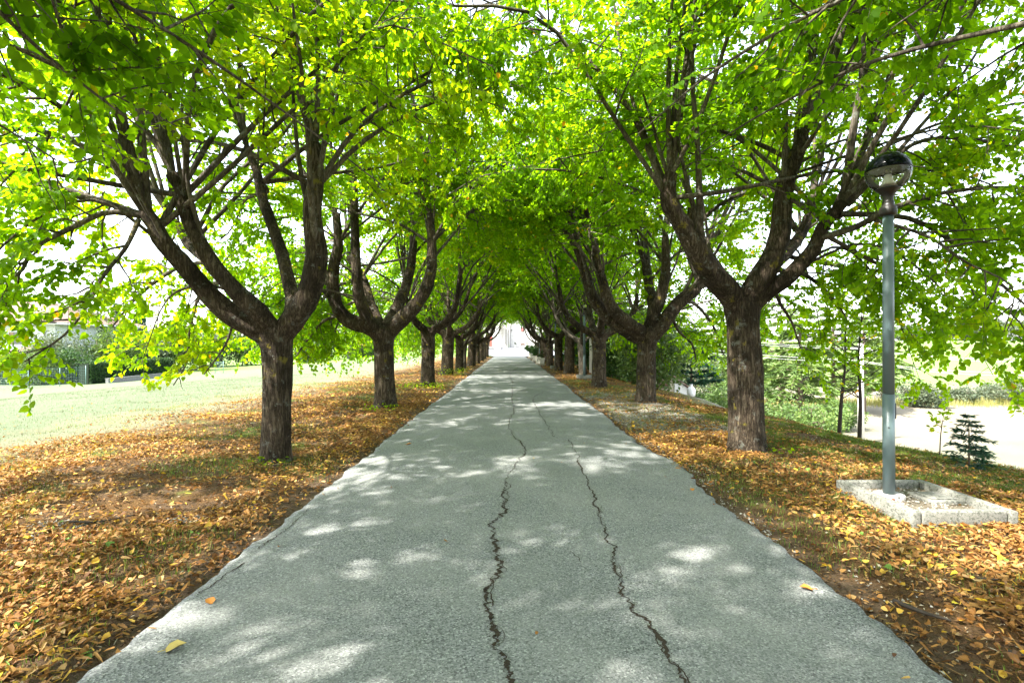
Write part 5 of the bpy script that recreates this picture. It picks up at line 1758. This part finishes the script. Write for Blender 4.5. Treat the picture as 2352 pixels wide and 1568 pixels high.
# small mesh gate beside the hedge
gxx, gyy = X(505, 56), 56
root = empty('garden_gate', (gxx, gyy, float(hz(gxx, gyy))))
tag(root, 'thin wire garden gate at the end of the hedge', 'gate')
for dx in (-.45, .45):
    mb = MB(); mb.tube([[dx, 0, -.1], [dx, 0, 1.35]], .03, 8); mb.build('gate_post', M['wire'], root)
mb = MB()
for z_ in (.1, 1.2): mb.tube([[-.42, 0, z_], [.42, 0, z_]], .018, 6)
mb.tube([[-.42, 0, .1], [.42, 0, 1.2]], .014, 6)
for k in range(8): mb.tube([[-.42 + k * .12, 0, .1], [-.42 + k * .12, 0, 1.2]], .005, 4)
mb.build('gate_leaf', M['wire'], root)
# red panel behind the far hedge
mb = MB(); mb.box([0, 0, .55], [.85, .06, 1.1])
rp = mb.build('red_panel', M['red'], None, False, .02)
rp.location = (X(821, 80), 81.5, float(hz(X(821, 80), 81.5)) + 1.6)
mb = MB()
for dx in (-.3, .3): mb.box([dx, .05, -.8], [.06, .05, 2.0])
mb.build('stand', M['bgtrunk'], rp, False)
tag(rp, 'faded red panel standing behind the far pale hedge', 'panel')

lb = [(20, 49, 3.2, (2.6, 1.8, 1.7), 'darkleaf', .2, 'dark shrub behind the wire fence at the left edge'), (95, 48, 3.0, (2.4, 1.8, 1.6), 'bgleaf', .2, 'mid green shrub behind the second fence post'), (160, 50, 3.2, (2.6, 1.8, 1.7), 'darkleaf', .2, 'dark green shrub between fence and hedge'),
      (130, 55, 5.0, (3.0, 2.2, 2.4), 'greyleaf', .26, 'grey-green shrub below the house corner'), (205, 68, 9.0, (4.2, 3, 4.2), 'greyleaf', .34, 'grey-green tree right of the house'), (30, 84, 13.5, (6.5, 4, 4.4), 'bgleaf', .45, 'light green tree rising behind the house roof'),
      (250, 62, 5.6, (3.6, 2.4, 2.6), 'bgleaf', .3, 'leafy tree behind the hedge left end'), (330, 66, 5.2, (3.4, 2.4, 2.5), 'greyleaf', .3, 'pale shrub behind the middle of the hedge'), (410, 70, 6.4, (4.0, 3, 3.1), 'bgleaf', .34, 'leafy tree behind the hedge right end'),
      (560, 84, 6.0, (4.4, 3, 2.9), 'bgleaf', .36, 'pale bush across the field left of the nearest left trunk'), (480, 80, 5.4, (3.4, 3, 2.6), 'greyleaf', .36, 'grey bush behind the garden gate'),
      (700, 86, 7.0, (5.0, 3, 3.4), 'bgleaf', .4, 'pale tree across the field right of the nearest left trunk'), (760, 92, 8.0, (5.0, 3, 3.9), 'bgleaf', .42, 'taller pale tree across the field between the first two left trunks'), (715, 78, 2.5, (2.2, 1.6, 1.25), 'darkleaf', .22, 'dark rounded bush across the field between the first two left trunks'),
      (850, 92, 6.5, (4.5, 3, 3.2), 'bgleaf', .4, 'pale bush behind the far hedge'), (940, 96, 7.0, (4.5, 3, 3.4), 'bgleaf', .4, 'pale bush across the field between the second and third left trunks'), (1010, 104, 7.5, (4.5, 3, 3.6), 'bgleaf', .4, 'pale bush far behind the third left trunk')]
for (px, d, h, rd, mt, lf, lab) in lb:
    bg_tree('bush' if h < 6 else 'broadleaf_tree', lab, 'bush' if h < 6 else 'tree', X(px, d), d, h, rd, M[mt], lf, 130, 34, .1, 'shrubs and trees across the left field', None, 2, None, .5)
for (px, d, h, rw, lab) in ((124, 74, 11.0, 1.1, 'slim cypress just right of the house'), (268, 76, 9.6, 1.2, 'cypress behind the hedge, left one of a pair'), (325, 78, 10.0, 1.2, 'cypress behind the hedge, right one of a pair')):
    r = np.random.default_rng(int(px))
    xx = X(px, d); zz = float(hz(xx, d))
    root = empty('cypress', (xx, d, zz))
    tag(root, lab, 'cypress', 'cypresses left of the drive')
    mb = MB(); mb.tube([[0, 0, -.1], [0, 0, h * .9]], [.16, .03], 8); mb.build('trunk', M['bgtrunk'], root)
    n = 2600
    f = r.random(n) ** .9
    rr_ = rw * np.minimum(1, (f * 6) ** .6) * (1 - f) ** .55 * r.uniform(.75, 1.1, n)
    a_ = r.uniform(0, 6.283, n)
    P = np.stack([rr_ * np.cos(a_), rr_ * np.sin(a_), .3 + f * (h - .3)], 1)
    D = unit(np.stack([np.cos(a_) * .35, np.sin(a_) * .35, np.ones(n)], 1) + r.normal(0, .25, (n, 3)))
    U = unit(r.normal(0, 1, (n, 3))); W = unit(np.cross(U, D)); U = np.cross(D, W)
    LL = .42 * r.uniform(.6, 1.4, n)
    Q = np.array([[-.5, 0, 0], [0, -.2, .05], [.55, 0, 0], [0, .2, .05]])
    V = P[:, None] + LL[:, None, None] * (Q[None, :, :1] * D[:, None] + Q[None, :, 1:2] * W[:, None] + Q[None, :, 2:] * U[:, None])
    repeat_mesh('crown', V, QF, M['pineleaf'], root, np.clip(r.normal(.5, .25, n), 0, 1))

# ------------------------------------------------------------------ villa at the end of the drive
vz = .75
root = empty('villa', (0, 100, vz))
tag(root, 'pale stone house with a porch closing the view at the end of the drive', 'house')
mb = MB(); mb.box([10, 5, 3.9], [20.4, 10, 8.2])
wl = mb.build('main_wall', M['ashlar'], root, False)
mb = MB()
mb.add([(-1, -.7, 8.0), (20.8, -.7, 8.0), (20.8, 10.7, 8.0), (-1, 10.7, 8.0), (2, 5, 10), (17, 5, 10)], [(0, 1, 5, 4), (1, 2, 5), (2, 3, 4, 5), (3, 0, 4)])
mb.build('roof', M['tiles'], root, False)
# wing and porch on the left
mb = MB(); mb.box([-6.7, 4, 2.6], [12.9, 8, 5.6]); mb.build('wing_wall', M['ashlar'], root, False)
def vx(px): return (1900 + px / 7.84) / 4096 * 2352
def vX(px, d): return X(vx(px), d)
mb = MB(); mb.box([(vX(1422, 100) + vX(1558, 100)) / 2, -.03, 1.6 + (788 - 751.5) / 1176 * 100 - vz], [.86, .1, 1.5])
wn = mb.build('window', M['glass_dark'], root, False)
wxc = (vX(1422, 100) + vX(1558, 100)) / 2
wzc = 1.6 + (788 - 751.5) / 1176 * 100 - vz
mb = MB()
for dx in (-.44, .44): mb.box([wxc + dx, -.06, wzc], [.07, .09, 1.58])
mb.box([wxc, -.062, wzc + .78], [.95, .08, .08]); mb.box([wxc, -.061, wzc], [.05, .07, 1.5])
mb.build('window_frame', M['white'], wn, False)
mb = MB(); mb.box([wxc, -.1, wzc - .82], [1.15, .22, .1]); mb.build('sill', M['stone'], wn, False)
mb = MB(); mb.box([(vX(1430, 100) + vX(1555, 100)) / 2, -.03, 1.6 + (788 - 790.7) / 1176 * 100 - vz + .05], [.85, .1, .26])
vt = mb.build('cellar_vent', M['wood_dark'], root, False)
mb = MB(); mb.tube([[vX(1098, 100), -.12, 0], [vX(1098, 100), -.12, 4.0], [vX(1130, 100), -.2, 4.35], [vX(1160, 100), -.4, 4.7]], .06, 8)
mb.build('downpipe', M['bronze'], root)
mb = MB(); mb.box([vX(1142, 100), -.15, 3.4], [.14, .14, .3]); mb.build('wall_lantern', M['dark'], root, False)
# porch: pilasters and pillars in front of the wing
for (p0, p1, d, nm) in ((1015, 1030, 99.4, 'pilaster'), (1080, 1094, 99.6, 'pilaster'), (905, 925, 99.4, 'pilaster')):
    mb = MB(); mb.box([(vX(p0, d) + vX(p1, d)) / 2, d - 100, 2.4], [(vX(p1, d) - vX(p0, d)), .5, 4.8]); mb.build(nm, M['plaster'], root, False)
mb = MB(); mb.box([vX(675, 84), -16, 2.2], [vX(740, 84) - vX(610, 84), .9, 5.0]); mb.build('porch_pillar', M['plaster'], root, False)
mb = MB(); mb.box([vX(780, 86), -14, .95], [vX(818, 86) - vX(745, 86), .8, 2.3]); mb.build('porch_pier', M['plaster'], root, False)
mb = MB(); mb.box([vX(742, 84.6), -15.6, 2.0], [.07, .05, 4.2]); mb.build('drain_line', M['wood_dark'], root, False)
mb = MB(); mb.box([vX(700, 94), -5.2, 4.25], [vX(900, 94) - vX(500, 94), 10, .22]); mb.build('porch_roof', M['plaster'], root, False)
mb = MB(); mb.box([-4.9, -7, .08], [6.8, 13.8, .22]); mb.build('porch_step', M['lowwall'], root, False)
mb = MB(); mb.box([vX(480, 99), -.05, 1.2], [.5, .14, 2.4]); dr = mb.build('door', M['wood_dark'], root, False)
mb = MB(); mb.box([vX(502, 99), -.1, 1.2], [.28, .1, 2.3]); mb.build('curtain', M['red'], dr, False)
for (p, lab) in ((1265, 'pale stone urn with a plant at the villa wall, left of the vent'), (1632, 'low pale urn with a dry plant at the villa wall, right of the vent')):
    e = empty('garden_urn', (vX(p, 98.5), 98.5, vz))
    tag(e, lab, 'urn', 'urns at the villa wall')
    mb = MB(); mb.lathe([(0, 0), (.2, 0), (.16, .08), (.12, .15), (.22, .32), (.28, .5), (.24, .52), (0, .5)], sides=18); mb.build('bowl', M['stone'], e)
    V, t_ = bush_quads(pr, (0, 0, .8), (.22, .22, .32), 14, 16, .1); repeat_mesh('plant', V, QF, M['greyleaf'], e, t_)
e = empty('terracotta_vase', (wxc, 99.75, wzc + vz - .74))
tag(e, 'red vase standing on the villa window sill', 'vase')
mb = MB(); mb.lathe([(0, 0), (.14, 0), (.2, .12), (.2, .26), (.08, .42), (.05, .62), (.07, .66), (0, .66)], sides=16); mb.build('body', M['red'], e)
mb = MB(); mb.lathe([(.07, .66), (.085, .7), (.05, .72), (0, .72)], sides=16); mb.build('rim', M['red'], e)
